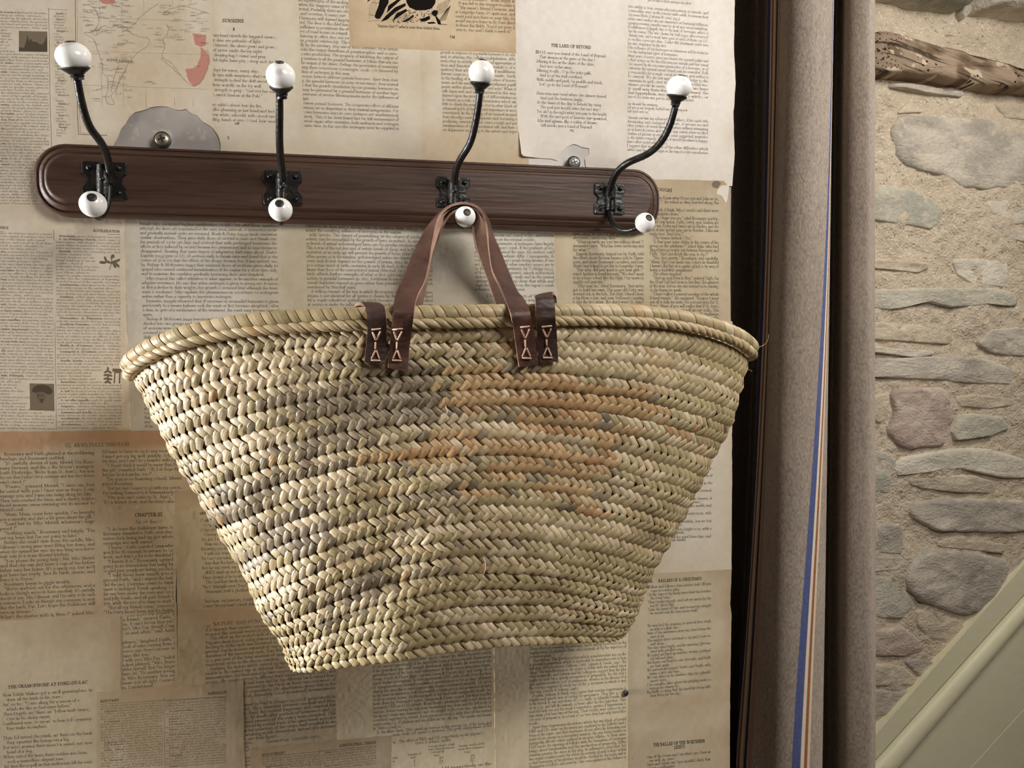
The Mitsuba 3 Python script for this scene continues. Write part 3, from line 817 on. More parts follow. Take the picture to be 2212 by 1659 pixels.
# ---------------------------------------------------------------- the papered partition
def swell(x, z):
    q = np.stack([np.asarray(x) * 9, np.asarray(z) * 9, np.zeros(np.shape(x))], -1)
    return .0016 * (meshkit.fbm(q, 2, 3) - .5)
def wxz(pts):
    a = np.array([at(u, v, 0) for u, v in pts]); return a[:, [0, 2]]
EDGE = wxz([(1588, -160), (1585, 200), (1580, 700), (1574, 1500), (1571, 1910)])
zs = np.linspace(EDGE[:, 1].max(), EDGE[:, 1].min(), 120)
ex = np.interp(zs, EDGE[::-1, 1], EDGE[::-1, 0])
XL = wxz([(-90, 800)])[0, 0]
def wall_partition():
    xs = np.linspace(0, 1, 60)
    X = XL + (ex[:, None] - .0012 - XL) * xs[None]; Z = np.repeat(zs[:, None], 60, 1)
    front = np.stack([X, -swell(X, Z), Z], -1).reshape(-1, 3)
    back = np.stack([X, np.full_like(X, .03), Z], -1).reshape(-1, 3)
    f = grid_faces(120, 60); n = len(front)
    loop = np.r_[np.arange(0, 60), np.arange(59 + 60, 120 * 60, 60), np.arange(120 * 60 - 2, 119 * 60 - 1, -1), np.arange(118 * 60, 0, -60)]
    nx = np.roll(loop, -1)
    return np.vstack([front, back]), np.vstack([f, f + n, np.c_[loop, nx, nx + n, loop + n]])
scene['wall_left'] = mikit.ply(wall_partition(), 'plaster_grey', 30)
labels['wall_left'] = {'kind': 'structure', 'label': 'old plaster partition wall papered with book pages'}

STEP = .0085
def ragged(poly, amp=.00022):
    """The outline in wall coordinates, its edges torn a little."""
    p = wxz(poly); out = []
    for a, b in zip(p, np.roll(p, -1, 0)):
        n = max(1, int(np.linalg.norm(b - a) / .003)); t = np.arange(n)[:, None] / n
        out.append(a + (b - a) * t)
    q = np.vstack(out); w = np.stack([q[:, 0] * 260, q[:, 1] * 260, q[:, 0] * 0], -1)
    q = q + amp * 2 * np.stack([meshkit.noise(w, 1) - .5, meshkit.noise(w, 2) - .5], -1)
    return Polygon(q).buffer(0)
def sheet(shape, off, lift=None):
    """A sheet of paper on the wall: fine triangles over the shape and a thin edge all round."""
    x0, y0, x1, y1 = shape.bounds
    gx, gy = np.meshgrid(np.arange(math.floor(x0 / STEP), math.ceil(x1 / STEP)) * STEP, np.arange(math.floor(y0 / STEP), math.ceil(y1 / STEP)) * STEP)
    cells = shapely.box(gx.ravel(), gy.ravel(), gx.ravel() + STEP, gy.ravel() + STEP)
    shapely.prepare(shape); inside = shapely.contains_properly(shape, cells); touch = shapely.intersects(shape, cells) & ~inside
    vs, fs, n = [], [], 0
    for c in np.flatnonzero(inside):
        x, y = gx.ravel()[c], gy.ravel()[c]
        vs.append([[x, y], [x + STEP, y], [x + STEP, y + STEP], [x, y + STEP]]); fs.append([[n, n + 1, n + 2], [n, n + 2, n + 3]]); n += 4
    for g in shapely.intersection(shape, cells[touch]):
        for h in getattr(g, 'geoms', [g]):
            if h.geom_type == 'Polygon' and h.area > 1e-10:
                try: v, f = trimesh.creation.triangulate_polygon(h, engine='earcut')
                except Exception: continue
                if len(f): vs.append(v); fs.append(np.asarray(f) + n); n += len(v)
    v = np.vstack([np.asarray(a) for a in vs]); f = np.vstack([np.asarray(a) for a in fs])
    v, inv = np.unique(np.round(v, 7), axis=0, return_inverse=True); f = inv.ravel()[f]
    y = -(off + swell(v[:, 0], v[:, 1]))
    if lift: y = y - lift(v[:, 0], v[:, 1])
    P = np.c_[v[:, 0], y, v[:, 1]]
    uv = np.c_[(v[:, 0] - x0) / (x1 - x0), (v[:, 1] - y0) / (y1 - y0)]
    e = np.sort(np.vstack([f[:, [0, 1]], f[:, [1, 2]], f[:, [2, 0]]]), axis=1); e, cnt = np.unique(e, axis=0, return_counts=True); e = e[cnt == 1]
    low = P.copy(); low[:, 1] += min(off, .0006); m = len(P)
    return np.vstack([P, P, low]), np.vstack([f, np.c_[e[:, 0] + m, e[:, 1] + m, e[:, 1] + 2 * m], np.c_[e[:, 0] + m, e[:, 1] + 2 * m, e[:, 0] + 2 * m]]), np.vstack([uv, uv, uv])
def on_wall(px, off):
    """Pixel points (n, 2) laid on the wall's surface, off metres in front of it."""
    d = FWD + RGT * ((px[:, :1] - CX) / F_PX) - UPV * ((px[:, 1:] - CY) / F_PX)
    p = EYE + d * ((-off - EYE[1]) / d[:, 1:2])
    p[:, 1] = -(off + swell(p[:, 0], p[:, 2])); return p
def lines_mesh(blocks, off):
    by_ink = {}
    for first, last, xh, text, ink in blocks:
        L, out = len(text), []
        f, l = np.array(first, float), np.array(last, float)
        runs = [run_text(s.rstrip('^').lstrip('>').rstrip()) for s in text]
        full = [i for i, s in enumerate(text) if s and not s.endswith('^')]
        width = np.hypot(*(f[2:] - f[:2]))
        nat = np.median([width / max(runs[i][0] + (1.6 if text[i].startswith('>') else 0), .1) for i in full]) if full else xh * .98
        for i, s in enumerate(text):
            w, v, t = runs[i]
            if not len(v): continue
            q = i / max(L - 1, 1); a, b = f[:2] + (l[:2] - f[:2]) * q, f[2:] + (l[2:] - f[2:]) * q
            d = (b - a) / np.linalg.norm(b - a); ind = 1.6 * nat if s.startswith('>') else 0
            fit = (np.linalg.norm(b - a) - ind) / w; sx = min(nat, max(fit, .7 * nat)) if s.endswith('^') else fit
            up = np.array([d[1], -d[0]])
            out.append((a + d * ind + v[:, :1] * sx * d + v[:, 1:] * xh * up, t))
        by_ink.setdefault(ink, []).append(join([(np.c_[p, np.zeros(len(p))], t) for p, t in out]))
    res = {}
    for ink, ms in by_ink.items():
        v, t = join(ms); res[ink] = (on_wall(v[:, :2], off), t)
    return res
LAYER = [0]
def page(key, label, poly, tint, tx_key=None, holes=(), lift=None, group=None, cut=None):
    LAYER[0] += 1; off = .0006 + .0001 * LAYER[0]
    shape = ragged(poly)
    for h in holes: shape = shape.difference(ragged(h, .0009))
    if shape.geom_type != 'Polygon': shape = max(shape.geoms, key=lambda g: g.area)
    thing(key, label, 'page', group)
    v, f, uv = sheet(shape, off, lift)
    scene[key] = mikit.ply((v, f), 'paper_' + tint, True, uv=uv)
    for ink, m in (lines_mesh(TX[tx_key], off + .00006) if tx_key else {}).items():
        labels[part(key + '__lettering', m, f'ink_{ink}', False)] = {'kind': 'stuff'}
    return off
def flat(polys, off):
    """Flat printed shapes (polygons in pixels) on the wall."""
    ms = []
    for p in polys:
        p = p if isinstance(p, Polygon) else Polygon(p).buffer(0)
        for g in getattr(p, 'geoms', [p]):
            if g.geom_type == 'Polygon' and g.area > .05:
                v, f = trimesh.creation.triangulate_polygon(g, engine='earcut'); ms.append((np.c_[v, np.zeros(len(v))], np.asarray(f)))
    v, f = join(ms); return on_wall(v[:, :2], off), f
def pen(pts, w): return LineString(pts).buffer(w / 2, cap_style=2, join_style=2)

PATCH = [(245.6, 335), (245.6, 315), (254.7, 298), (265, 277), (283, 250), (304, 238), (325.5, 233.6), (343.6, 232), (361.7, 230.6), (374, 237), (401, 238), (425, 250), (437, 262), (452, 271), (465.6, 286), (475, 303), (476, 335)]
PATCH2 = [(1196, 366), (1203, 349), (1210, 328), (1222, 318), (1238, 313), (1256, 317), (1271, 321), (1270, 334), (1262, 346), (1266, 366)]
o = page('book_page', 'tiny-print dictionary page with a small building picture behind the first hook', [(-88, -150), (160, -150), (161, 330), (165, 500), (-88, 500)], 'plain', 'old')
part('book_page__picture', flat([[(41, 67), (102.5, 68.5), (102.5, 112.5), (41, 111.5)]], o + .00004), 'ink_3', False, label='small grey halftone of a building')
part('book_page__picture', flat([[(41, 111.5), (41, 102), (52, 104), (56, 92), (60, 76), (63, 90), (67, 83), (70, 90), (80, 91), (84, 95), (92, 96), (96, 90), (102, 78), (102.5, 112.5)], pen([(57, 66), (57, 67)], 1)], o + .00006), 'ink_0', False)
part('book_page__rule', flat([pen([(105.5, 18), (108, 200), (112, 330)], 1.1), pen([(104.5, 20), (146, 22)], .8)], o + .00004), 'ink_3', False)
o = page('book_page_001', 'page headed ACCELERATION with a tiny portrait and leaf drawings', [(-88, 440), (280, 450), (285, 700), (288, 945), (-88, 945)], 'plain', 'acceleration')
part('book_page_001__rule', flat([pen([(-6, 500), (259, 506.8)], 1.1), pen([(116.7, 501), (119, 700), (121.8, 928)], 1.1)], o + .00004), 'ink_3', False)
part('book_page_001__picture', flat([[(64, 828), (117, 829), (118, 887), (65, 886)]], o + .00004), 'ink_3', False, label='small grey portrait in a square frame')
part('book_page_001__picture', flat([[(69, 843), (73, 836), (82, 831.5), (94, 831), (105, 834), (112, 840), (114, 847), (110, 852), (102, 852), (97, 848), (86, 846), (78, 849), (71, 847)], [(81, 851), (84, 850), (83, 858), (80, 857)], [(88, 853), (93, 853), (93, 855), (88, 855)], [(86, 862), (94, 862), (92, 870), (88, 870.5)]], o + .00008), 'ink_0', False)
part('book_page_001__picture', flat([[(79, 848), (86, 845), (98, 848), (100, 856), (97, 865), (92, 871), (86, 870), (81, 862)]], o + .00006), 'ink_2', False)
leafs = []
for cx, cy, rx, ry, an in ((222, 567, 8, 3.2, 5), (228, 560, 7, 2.6, 70), (234, 566, 7, 2.8, 20), (245, 566, 7.5, 3, -25), (252, 572, 8, 3.2, 40), (254, 563, 6.5, 2.8, -30), (241, 556, 5, 2, 95), (247, 574, 6, 2.6, 60)):
    leafs.append(affinity.translate(affinity.rotate(affinity.scale(shapely.Point(0, 0).buffer(1, 6), rx, ry), an, origin=(0, 0)), cx, cy))
leafs += [shapely.Point(243.5, 553.5).buffer(4), pen([(241, 558), (240, 572), (236, 583)], 1.6)]
part('book_page_001__picture', flat(leafs, o + .00004), 'ink_2', False, label='small drawing of an acacia sprig')
acan = [affinity.translate(affinity.rotate(affinity.scale(shapely.Point(0, 0).buffer(1, 6), 5, 2.4), a, origin=(0, 0)), 233 + dx, 812 + dy) for dx, dy, a in ((0, -15, 90), (-4, -9, 150), (4, -8, 30), (-5, -2, 160), (5, -1, 20), (-5, 6, 165), (5, 7, 15), (-3, 13, 150), (3, 14, 30), (0, 8, 90), (0, 0, 90))]
acan += [Polygon([(243, 796), (263, 797), (263, 803), (243, 803)]), Polygon([(246, 803), (261, 803), (260, 812), (257, 806), (249, 806)]), pen([(248, 805), (246.5, 828)], 3), pen([(259, 805), (258, 828)], 3.2)]
part('book_page_001__picture', flat(acan, o + .00004), 'ink_2', False, label='small drawing of an acanthus leaf and a carved table')
o = page('book_page_002', 'map of a coast with two pink countries pasted above the torn grey patch', [(154, -150), (462, -150), (466, 180), (472, 336), (158, 330)], 'plain', holes=[PATCH])
coast = [[(178, 10), (205, 20), (214, 45), (196, 70), (184, 72), (204, 88), (212, 112), (220, 134), (222, 156), (232, 170), (233, 192), (228, 212), (238, 226), (248, 223), (240, 210), (250, 194), (257, 174), (268, 156), (282, 132), (300, 112), (320, 98), (322, 86), (302, 80), (284, 72), (272, 60), (258, 54), (240, 60), (226, 56), (210, 74)],
         [(356, 52), (364, 60), (360, 78), (352, 86), (356, 100), (350, 120), (372, 138), (388, 160), (404, 178), (416, 186), (430, 182), (440, 168), (448, 150), (452, 128), (448, 108)], [(352, 30), (372, 18), (398, 14), (430, 22), (452, 30)], [(348, 127), (360, 137), (376, 150), (388, 164)], [(300, 40), (276, 64), (262, 70)], [(340, 10), (312, 30), (296, 46)],
         [(250, 205), (262, 170), (274, 150)], [(258, 140), (246, 170), (240, 200)]]
def wig(p, amp=1.3):
    q = curve(p, 14 * len(p)); q = q + amp * 2 * np.stack([meshkit.noise(np.c_[q * .35, q[:, :1] * 0], 5) - .5, meshkit.noise(np.c_[q * .35, q[:, :1] * 0], 6) - .5], -1); return q
part('book_page_002__outline', flat([pen(wig(c), .8) for c in coast] + [pen([(163, -10), (164, 95), (168, 258), (170, 290), (232, 293)], 1.4), pen([(167, -10), (168, 90), (172, 257), (174, 287), (232, 290)], .6)]
     + [pen([(x, -5), (x + 6, 232)], .45) for x in (215, 262, 310, 372, 412)] + [pen([(172, y), (450, y + 9)], .45) for y in (38, 110, 184)], o + .00004), 'ink_2', False)
for q in [[(416, 72), (446, 76), (444, 98), (436, 102), (422, 97)], wig([(432, 102), (446, 112), (452, 128), (449, 147), (442, 166), (432, 181), (420, 187), (413, 182), (403, 160), (401, 150), (422, 146), (430, 130), (434, 122), (432, 102)], .8), wig([(214, 2), (236, -4), (250, 6), (232, 10), (214, 2)], .8)]: part('book_page_002__coloured_country', flat([q], o + .00003), 'ink_4', False, label='pink country on the map')
names = 'Lima Quito Santos Bahia Cuzco Para Rio Andes Ayacucho Trujillo Natal Callao Sucre Potosi Bogota Panama Belem Manaos Rosario Salta Tucuman Talca Osorno Chiloe Arica Iquique Pisco Paita Guayas Loja Neiva Cali Tunja Merida Coro Barinas Apure Obidos Ceara Sergipe Goyaz'.split()
mb = []
for k in range(190):
    r = rng.random(4)
    if k < 70: x, y = 176 + 100 * r[0], -2 + 78 * r[1]
    elif k < 120: x, y = 196 + 76 * r[0], 70 + 150 * r[1]
    elif k < 170: x, y = 330 + 110 * r[0], -2 + 108 * r[1]
    else: x, y = 180 + 250 * r[0], 20 + 215 * r[1]
    s = names[k % len(names)]; w = len(s) * (2.1 + 1.2 * r[2]); t = (r[3] - .5) * .5 if k % 4 == 0 else .03
    if x + w < 455 and not (x + w > 262 and y > 226): mb.append(((x, y, x + w, y + t * w), (x, y, x + w, y + t * w), 2.1, ['_' + s + '_'], 2))
mb += [((230, 132, 288, 136), (230, 132, 288, 136), 3.4, ['*SOUTH AMERICA*'], 2), ((262, 124, 285, 126), (262, 124, 285, 126), 2.8, ['EAST OF'], 2)]
for ink, m in lines_mesh(mb, o + .00006).items(): labels[part('book_page_002__lettering', m, f'ink_{ink}', False)] = {'kind': 'stuff'}
page('book_page_003', 'poem page headed SUNSHINE between the map and the second hook', [(459, -150), (652, -150), (656, 150), (660, 345), (464, 340)], 'plain', 'sunshine', holes=[PATCH])
page('book_page_004', 'closely printed page to the right of the second hook with a wide blank margin', [(643, -150), (932, -150), (934, 360), (656, 350)], 'plain', 'endo_a')
page('book_page_005', 'printed page behind the third hook, under the illustrated page', [(905, -150), (1140, -150), (1142, 372), (912, 360)], 'plain', 'endo_b')
page('book_page_006', 'pale page at the upper right edge of the wall, behind the fourth hook', [(1352, -150), (1589, -150), (1584, 100), (1588, 180), (1583, 250), (1586, 330), (1581, 402), (1340, 396)], 'white', 'endo_c')
def curl(x, z):
    c = wxz([(1122, 338)])[0]; d = np.hypot(x - c[0], (z - c[1]) * .55); return .0035 * np.clip(1 - d / .016, 0, 1) ** 1.5
page('book_page_007', 'white poem page headed THE LAND OF BEYOND with a lifted corner', [(1112, -150), (1356, -150), (1355, 150), (1354, 366), (1264, 366), (1220, 352), (1189, 344), (1150, 341), (1129, 339), (1124, 334), (1119, 280), (1117, 235), (1114, 110)], 'white', 'beyond', holes=[PATCH2], lift=curl)
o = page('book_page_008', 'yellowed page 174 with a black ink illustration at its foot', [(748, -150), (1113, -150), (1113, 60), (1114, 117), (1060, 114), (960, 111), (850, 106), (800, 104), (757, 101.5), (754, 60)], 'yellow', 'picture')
def Z(*p): return [(640 + x / 5.53, y / 5.53) for x, y in p]
dark = [Z((1010, -60), (1110, -60), (1100, 40), (1060, 110), (1040, 160), (1000, 225), (960, 228), (935, 205), (950, 150), (980, 80)), Z((1310, -60), (1670, -60), (1660, 40), (1620, 100), (1540, 125), (1430, 125), (1350, 90), (1315, 30)), Z((1100, 70), (1230, -20), (1250, 0), (1130, 110), (1080, 160)), Z((1060, 200), (1180, 90), (1300, 40), (1310, 70), (1180, 150), (1090, 235), (1010, 265)),
        Z((1200, 160), (1310, 110), (1330, 130), (1230, 200), (1150, 250)), Z((1280, 250), (1340, 220), (1390, 180), (1410, 190), (1340, 250), (1290, 268)), Z((1470, 230), (1530, 215), (1590, 190), (1600, 230), (1560, 250), (1500, 265)), Z((1610, 160), (1640, 120), (1690, 130), (1690, 170), (1670, 190), (1720, 250), (1730, 300), (1690, 290), (1660, 200), (1630, 185)), Z((1560, 270), (1640, 262), (1670, 282), (1580, 288))]
dark += [pen(Z(*q), w) for q, w in (([(870, 180), (950, 190)], .8), ([(860, 255), (1000, 245)], .6), ([(850, 20), (880, 0)], 2), ([(900, 25), (960, 45), (1000, 20)], .8), ([(1730, 290), (1800, 300)], 1.2))]
dark += [pen(Z((1640 + 18 * k, 150 - 9 * k + 60), (1700 + 18 * k, -10 - 9 * k + 60)), .7) for k in range(9)] + [pen(Z((860, 230 - 22 * k), (980 - 7 * k, 110 - 22 * k)), .35) for k in range(7)] + [pen(Z((1690 + 13 * k, 265 - 3 * k), (1800 + 6 * k, 110 - 6 * k)), .7) for k in range(8)]
for k in range(210):
    x, y = 1150 + 480 * rng.random(), 60 + 210 * rng.random()
    if y > 140 - (x - 1150) * .05 and y > 60 + 90 * abs((x - 1480) / 330) * (x < 1480) and y < 275 - (x > 1500) * (x - 1500) * .6:
        a = rng.random() * 6.28; dark.append(pen(Z((x, y), (x + 13 * math.cos(a), y + 13 * math.sin(a)), (x + 20 * math.cos(a + .8), y + 20 * math.sin(a + .8))), .8))
part('book_page_008__illustration', flat(dark, o + .00004), 'ink_5', False, label='black ink drawing of seated figures, only their lower halves in view')
page('book_page_009', 'page of dense print showing above the basket left of the handle', [(268, 448), (645, 452), (650, 700), (640, 945), (284, 945)], 'grey', 'doses')
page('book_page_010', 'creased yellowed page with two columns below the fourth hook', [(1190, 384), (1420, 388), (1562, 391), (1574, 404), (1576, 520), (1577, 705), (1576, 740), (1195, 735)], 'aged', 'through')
page('book_page_011', 'torn-edged page behind the leather handle', [(632, 455), (1200, 470), (1196, 540), (1200, 585), (1198, 612), (1204, 634), (1202, 720), (640, 712)], 'grey', 'species')
page('book_page_012', 'narrow column of a story page below the CHAPTER III page', [(255, 1300), (382, 1300), (386, 1500), (256, 1500)], 'aged', 'strip')
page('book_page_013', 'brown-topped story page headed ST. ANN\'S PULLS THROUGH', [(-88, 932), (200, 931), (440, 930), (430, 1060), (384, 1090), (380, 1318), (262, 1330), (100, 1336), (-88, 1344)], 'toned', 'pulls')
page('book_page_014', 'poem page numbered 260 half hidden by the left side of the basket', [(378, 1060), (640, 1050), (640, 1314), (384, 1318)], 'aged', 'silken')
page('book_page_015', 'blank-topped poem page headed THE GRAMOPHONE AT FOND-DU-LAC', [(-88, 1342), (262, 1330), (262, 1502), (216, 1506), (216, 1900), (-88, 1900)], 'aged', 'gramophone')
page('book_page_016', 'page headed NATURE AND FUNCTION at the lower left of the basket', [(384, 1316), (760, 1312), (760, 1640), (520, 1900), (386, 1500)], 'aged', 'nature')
page('book_page_017', 'printed page directly below the middle of the basket', [(728, 1380), (1090, 1380), (1092, 1610), (728, 1620)], 'cream', 'accessory')
o = page('book_page_018', 'page with a small table of figures at the bottom edge of the photo', [(806, 1592), (845, 1588), (1090, 1566), (1092, 1900), (806, 1900)], 'cream', 'table')
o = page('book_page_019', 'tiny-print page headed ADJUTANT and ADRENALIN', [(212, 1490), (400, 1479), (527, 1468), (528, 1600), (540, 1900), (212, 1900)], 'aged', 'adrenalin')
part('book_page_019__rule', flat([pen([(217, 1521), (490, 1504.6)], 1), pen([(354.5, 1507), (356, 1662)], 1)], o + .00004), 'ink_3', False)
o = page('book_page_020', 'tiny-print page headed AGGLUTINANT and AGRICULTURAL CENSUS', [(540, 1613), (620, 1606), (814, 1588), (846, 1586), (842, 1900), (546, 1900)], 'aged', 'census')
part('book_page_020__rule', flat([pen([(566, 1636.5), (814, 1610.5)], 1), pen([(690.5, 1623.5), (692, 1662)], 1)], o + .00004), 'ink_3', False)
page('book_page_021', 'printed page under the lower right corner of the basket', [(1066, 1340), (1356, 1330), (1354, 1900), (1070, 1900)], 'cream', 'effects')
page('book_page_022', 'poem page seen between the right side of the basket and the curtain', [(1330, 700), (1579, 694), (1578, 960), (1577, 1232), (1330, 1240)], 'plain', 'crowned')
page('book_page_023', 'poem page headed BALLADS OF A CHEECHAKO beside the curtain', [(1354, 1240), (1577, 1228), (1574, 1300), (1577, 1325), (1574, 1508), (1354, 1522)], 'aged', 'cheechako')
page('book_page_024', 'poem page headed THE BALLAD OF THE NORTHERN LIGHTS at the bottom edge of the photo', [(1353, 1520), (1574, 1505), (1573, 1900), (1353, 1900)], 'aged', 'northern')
scene['filler'] = two(bumped(diffuse_like(lambda p, n, uv: MIX(rgb(218, 212, 205), rgb(204, 199, 194), FB(p.x * 60, p.z * 60, 2., 3)), .8, .3), lambda p, n, uv: FB(p.x * 80, p.z * 80, 1., 3), .001))
v, f, uv = sheet(ragged([(1118, 318), (1238, 296), (1350, 306), (1352, 384), (1118, 374)], .0006), .0005); scene['wall_left__filler_patch'] = mikit.ply((v, f), 'filler', True, uv=uv); labels['wall_left__filler_patch'] = {'label': 'pale patch of filler around the silver screw'}
o = .0006 + .0001 * 14
k = thing('paper_scrap', 'brown torn scrap of paper stuck at the top corner of the creased yellowed page', 'paper scrap')
v, f, uv = sheet(ragged([(1536, 399), (1539, 394), (1545, 391), (1551, 393), (1556, 396), (1555, 400), (1551, 403), (1549, 408), (1544, 406), (1539, 405)]), o); scene[k] = mikit.ply((v, f), 'ink_3', True, uv=uv)
k = thing('paper_scrap_001', 'white torn scrap of paper beside the brown scrap near the curtain', 'paper scrap')
v, f, uv = sheet(ragged([(1557, 402), (1574, 399), (1573, 412), (1570, 431), (1566, 440), (1558, 424), (1546, 420), (1549, 410)]), o); scene[k] = mikit.ply((v, f), 'paper_white', True, uv=uv)
# ---------------------------------------------------------------- the coat rack
def wood_fn(p, n, uv):
    g = FB(p.x * 7, p.z * 160, p.y * 160, 3); fine = N(p.x * 60, p.z * 900, p.y * 900)
    return MIX(rgb(56, 38, 29), rgb(86, 60, 46), dr.clip(g * .7 + fine * .35 - .05, 0, 1)) * (1 - .25 * SM(.55, .8, FB(p.x * 34, p.z * 700, 3., 2)))
scene['dark_wood'] = two(bumped(diffuse_like(wood_fn, .5, .4), lambda p, n, uv: N(p.x * 50, p.z * 800, p.y * 800) * .6 + FB(p.x * 9, p.z * 120, 1., 2), .00035))
scene['black_iron'] = two(bumped(diffuse_like(lambda p, n, uv: MIX(rgb(18, 17, 16), rgb(34, 32, 30), SM(.4, .8, FB(p.x * 180, p.y * 180, p.z * 180, 3))), .36, .42), lambda p, n, uv: FB(p.x * 500, p.y * 500, p.z * 500, 2), .0003))
scene['porcelain'] = two({'type': 'principled', 'base_color': mikit.proc(lambda p, n, uv: MIX(rgb(232, 231, 228), rgb(206, 204, 202), SM(.66, .78, FB(p.x * 90, p.y * 90, p.z * 90, 2)))), 'roughness': .16, 'specular': .55, 'clearcoat': .8, 'clearcoat_gloss': .95})
scene['knob_tip'] = two(diffuse_like(rgb(40, 37, 36), .45, .5))
def sz(px, u, v, y): return px * (at(u, v, y) - EYE) @ FWD / F_PX
rack = thing('coat_rack', 'dark wooden board with four iron hooks and white knobs fixed across the papered wall', 'coat rack')
pl, pr = at(74, 386, -.008), at(1424, 436, -.008)
rx = unit((pr - pl) * [1, 0, 1]); rz = np.array([-rx[2], 0, rx[0]]); rc = (pl + pr) / 2
half = np.linalg.norm((pr - pl)[[0, 2]]) / 2
tops = [(at(u, v, -.008) - rc) @ rz for u, v in ((140, 312), (600, 331), (980, 347.5), (1375, 365))]
bots = [(at(u, v, -.008) - rc) @ rz for u, v in ((150, 468), (610, 481), (980, 491.5), (1380, 503))]
mid_h, hh = (np.mean(tops) + np.mean(bots)) / 2, (np.mean(tops) - np.mean(bots)) / 2
rc = rc + rz * mid_h
def rr_ring(hx, hz, r, y, n=14, m=40):
    pts = []
    for cx, cz, a0 in ((hx - r, hz - r, 0), (-hx + r, hz - r, 90), (-hx + r, -hz + r, 180), (hx - r, -hz + r, 270)):
        a = np.radians(a0 + np.linspace(0, 90, n)); pts += list(np.c_[cx + r * np.cos(a), cz + r * np.sin(a)])
    p = np.array(pts); return rc * [1, 0, 1] + p[:, :1] * rx + p[:, 1:] * rz + np.array([0, y, 0])
prof = [(.0004, -.0004), (0, -.0012), (0, -.0078), (.0006, -.0090), (.0018, -.0094), (.0024, -.0088), (.0034, -.0088), (.0040, -.0108), (.0052, -.0124), (.0066, -.0130), (.0072, -.0126), (.0082, -.0128), (.0088, -.0146), (.0098, -.0154), (.0112, -.0158)]
rings = [rr_ring(half - i, hh - i, hh * .86 - i * .8, y) for i, y in prof]
v, f = loft(rings); c = len(v); last = len(v) - len(rings[0])
v = np.vstack([v, rings[-1].mean(0)]); nn = len(rings[0])
f = np.vstack([f[:, [0, 1, 2]], f[:, [0, 2, 3]], np.c_[last + np.arange(nn), last + (np.arange(nn) + 1) % nn, np.full(nn, c)]])
part('coat_rack__board', (v, f), 'dark_wood', 35, label='dark wooden board with rounded ends and a moulded edge')
def plate_mesh(u, v, w, h):
    y0 = -.0158; c = at(u, v, y0); s = sz(1, u, v, y0); a, b = w * s / 2, h * s / 2 * 1.08
    sq = box(-a, -b, a, b).buffer(.0012, 6)
    for dx, dy, r in ((a * 1.22, 0, a * .38), (-a * 1.22, 0, a * .38), (0, b * 1.28, b * .36), (0, -b * 1.28, b * .36)): sq = sq.difference(shapely.Point(dx, dy).buffer(r, 10))
    sq = sq.buffer(-.0008).buffer(.0016).buffer(-.0008)
    n = 72; ring = [sq.exterior.interpolate(t, normalized=True).coords[0] for t in np.linspace(0, 1, n, endpoint=False)]
    q = np.array(ring); rs = []
    for k, y in ((1., y0 + .001), (1., y0 - .0014), (.965, y0 - .0021), (.6, y0 - .0023), (.02, y0 - .0024)):
        rs.append(c * [1, 0, 1] + (q[:, :1] * k) * rx + (q[:, 1:] * k) * rz + np.array([0, y, 0]))
    return loft(rs), c, a, b
HOOKS = [dict(pl=(227, 391, 83, 68), up=[(236, 398, -.0195), (236, 365, -.023), (231, 338, -.032), (217, 306, -.046), (197, 279, -.056), (183, 246, -.064), (173, 205, -.072), (167, 170, -.078)], kn=(158, 122, 36, 29.5, -.082), ax=(-.10, -.30, .95), r=9.0,
              lo=[(234, 400, -.0195), (233, 432, -.021), (226, 458, -.026), (213, 470, -.037), (203, 448, -.047)], lk=(201, 441, 28, -.052), dot=(199, 427)),
         dict(pl=(611, 407, 74, 62), up=[(612, 412, -.0195), (611, 385, -.023), (607, 350, -.036), (604, 305, -.052), (604, 255, -.066), (604, 206, -.077)], kn=(606, 164, 31, 29, -.084), ax=(-.02, -.52, .85), r=8.6,
              lo=[(611, 412, -.0195), (611, 440, -.021), (609, 466, -.026), (608, 482, -.036), (606, 460, -.047)], lk=(606, 453, 25.5, -.052), dot=(604, 440)),
         dict(pl=(979, 416, 65, 54), up=[(980, 420, -.0195), (982, 392, -.023), (985, 368, -.032), (997, 340, -.044), (1014, 312, -.054), (1026, 272, -.064), (1033, 232, -.073), (1037, 198, -.079)], kn=(1040, 157, 28, 26.5, -.083), ax=(.06, -.29, .95), r=8.2,
              lo=[(980, 420, -.0195), (981, 445, -.0205), (988, 474, -.026), (999, 489, -.038), (1004, 474, -.049)], lk=(1005, 468, 22.5, -.056), dot=(1009, 459)),
         dict(pl=(1316, 430, 61, 55), up=[(1315, 434, -.0195), (1318, 408, -.023), (1326, 384, -.030), (1340, 364, -.038), (1364, 348, -.047), (1398, 333, -.055), (1428, 306, -.063), (1448, 268, -.071), (1459, 229, -.077)], kn=(1467, 188, 27, 24, -.081), ax=(.12, -.27, .95), r=8.0,
              lo=[(1316, 434, -.0195), (1318, 460, -.0205), (1322, 478, -.026), (1337, 494, -.034), (1361, 497, -.043), (1384, 487, -.050)], lk=(1393, 481, 21.5, -.054), dot=(1402, 471))]
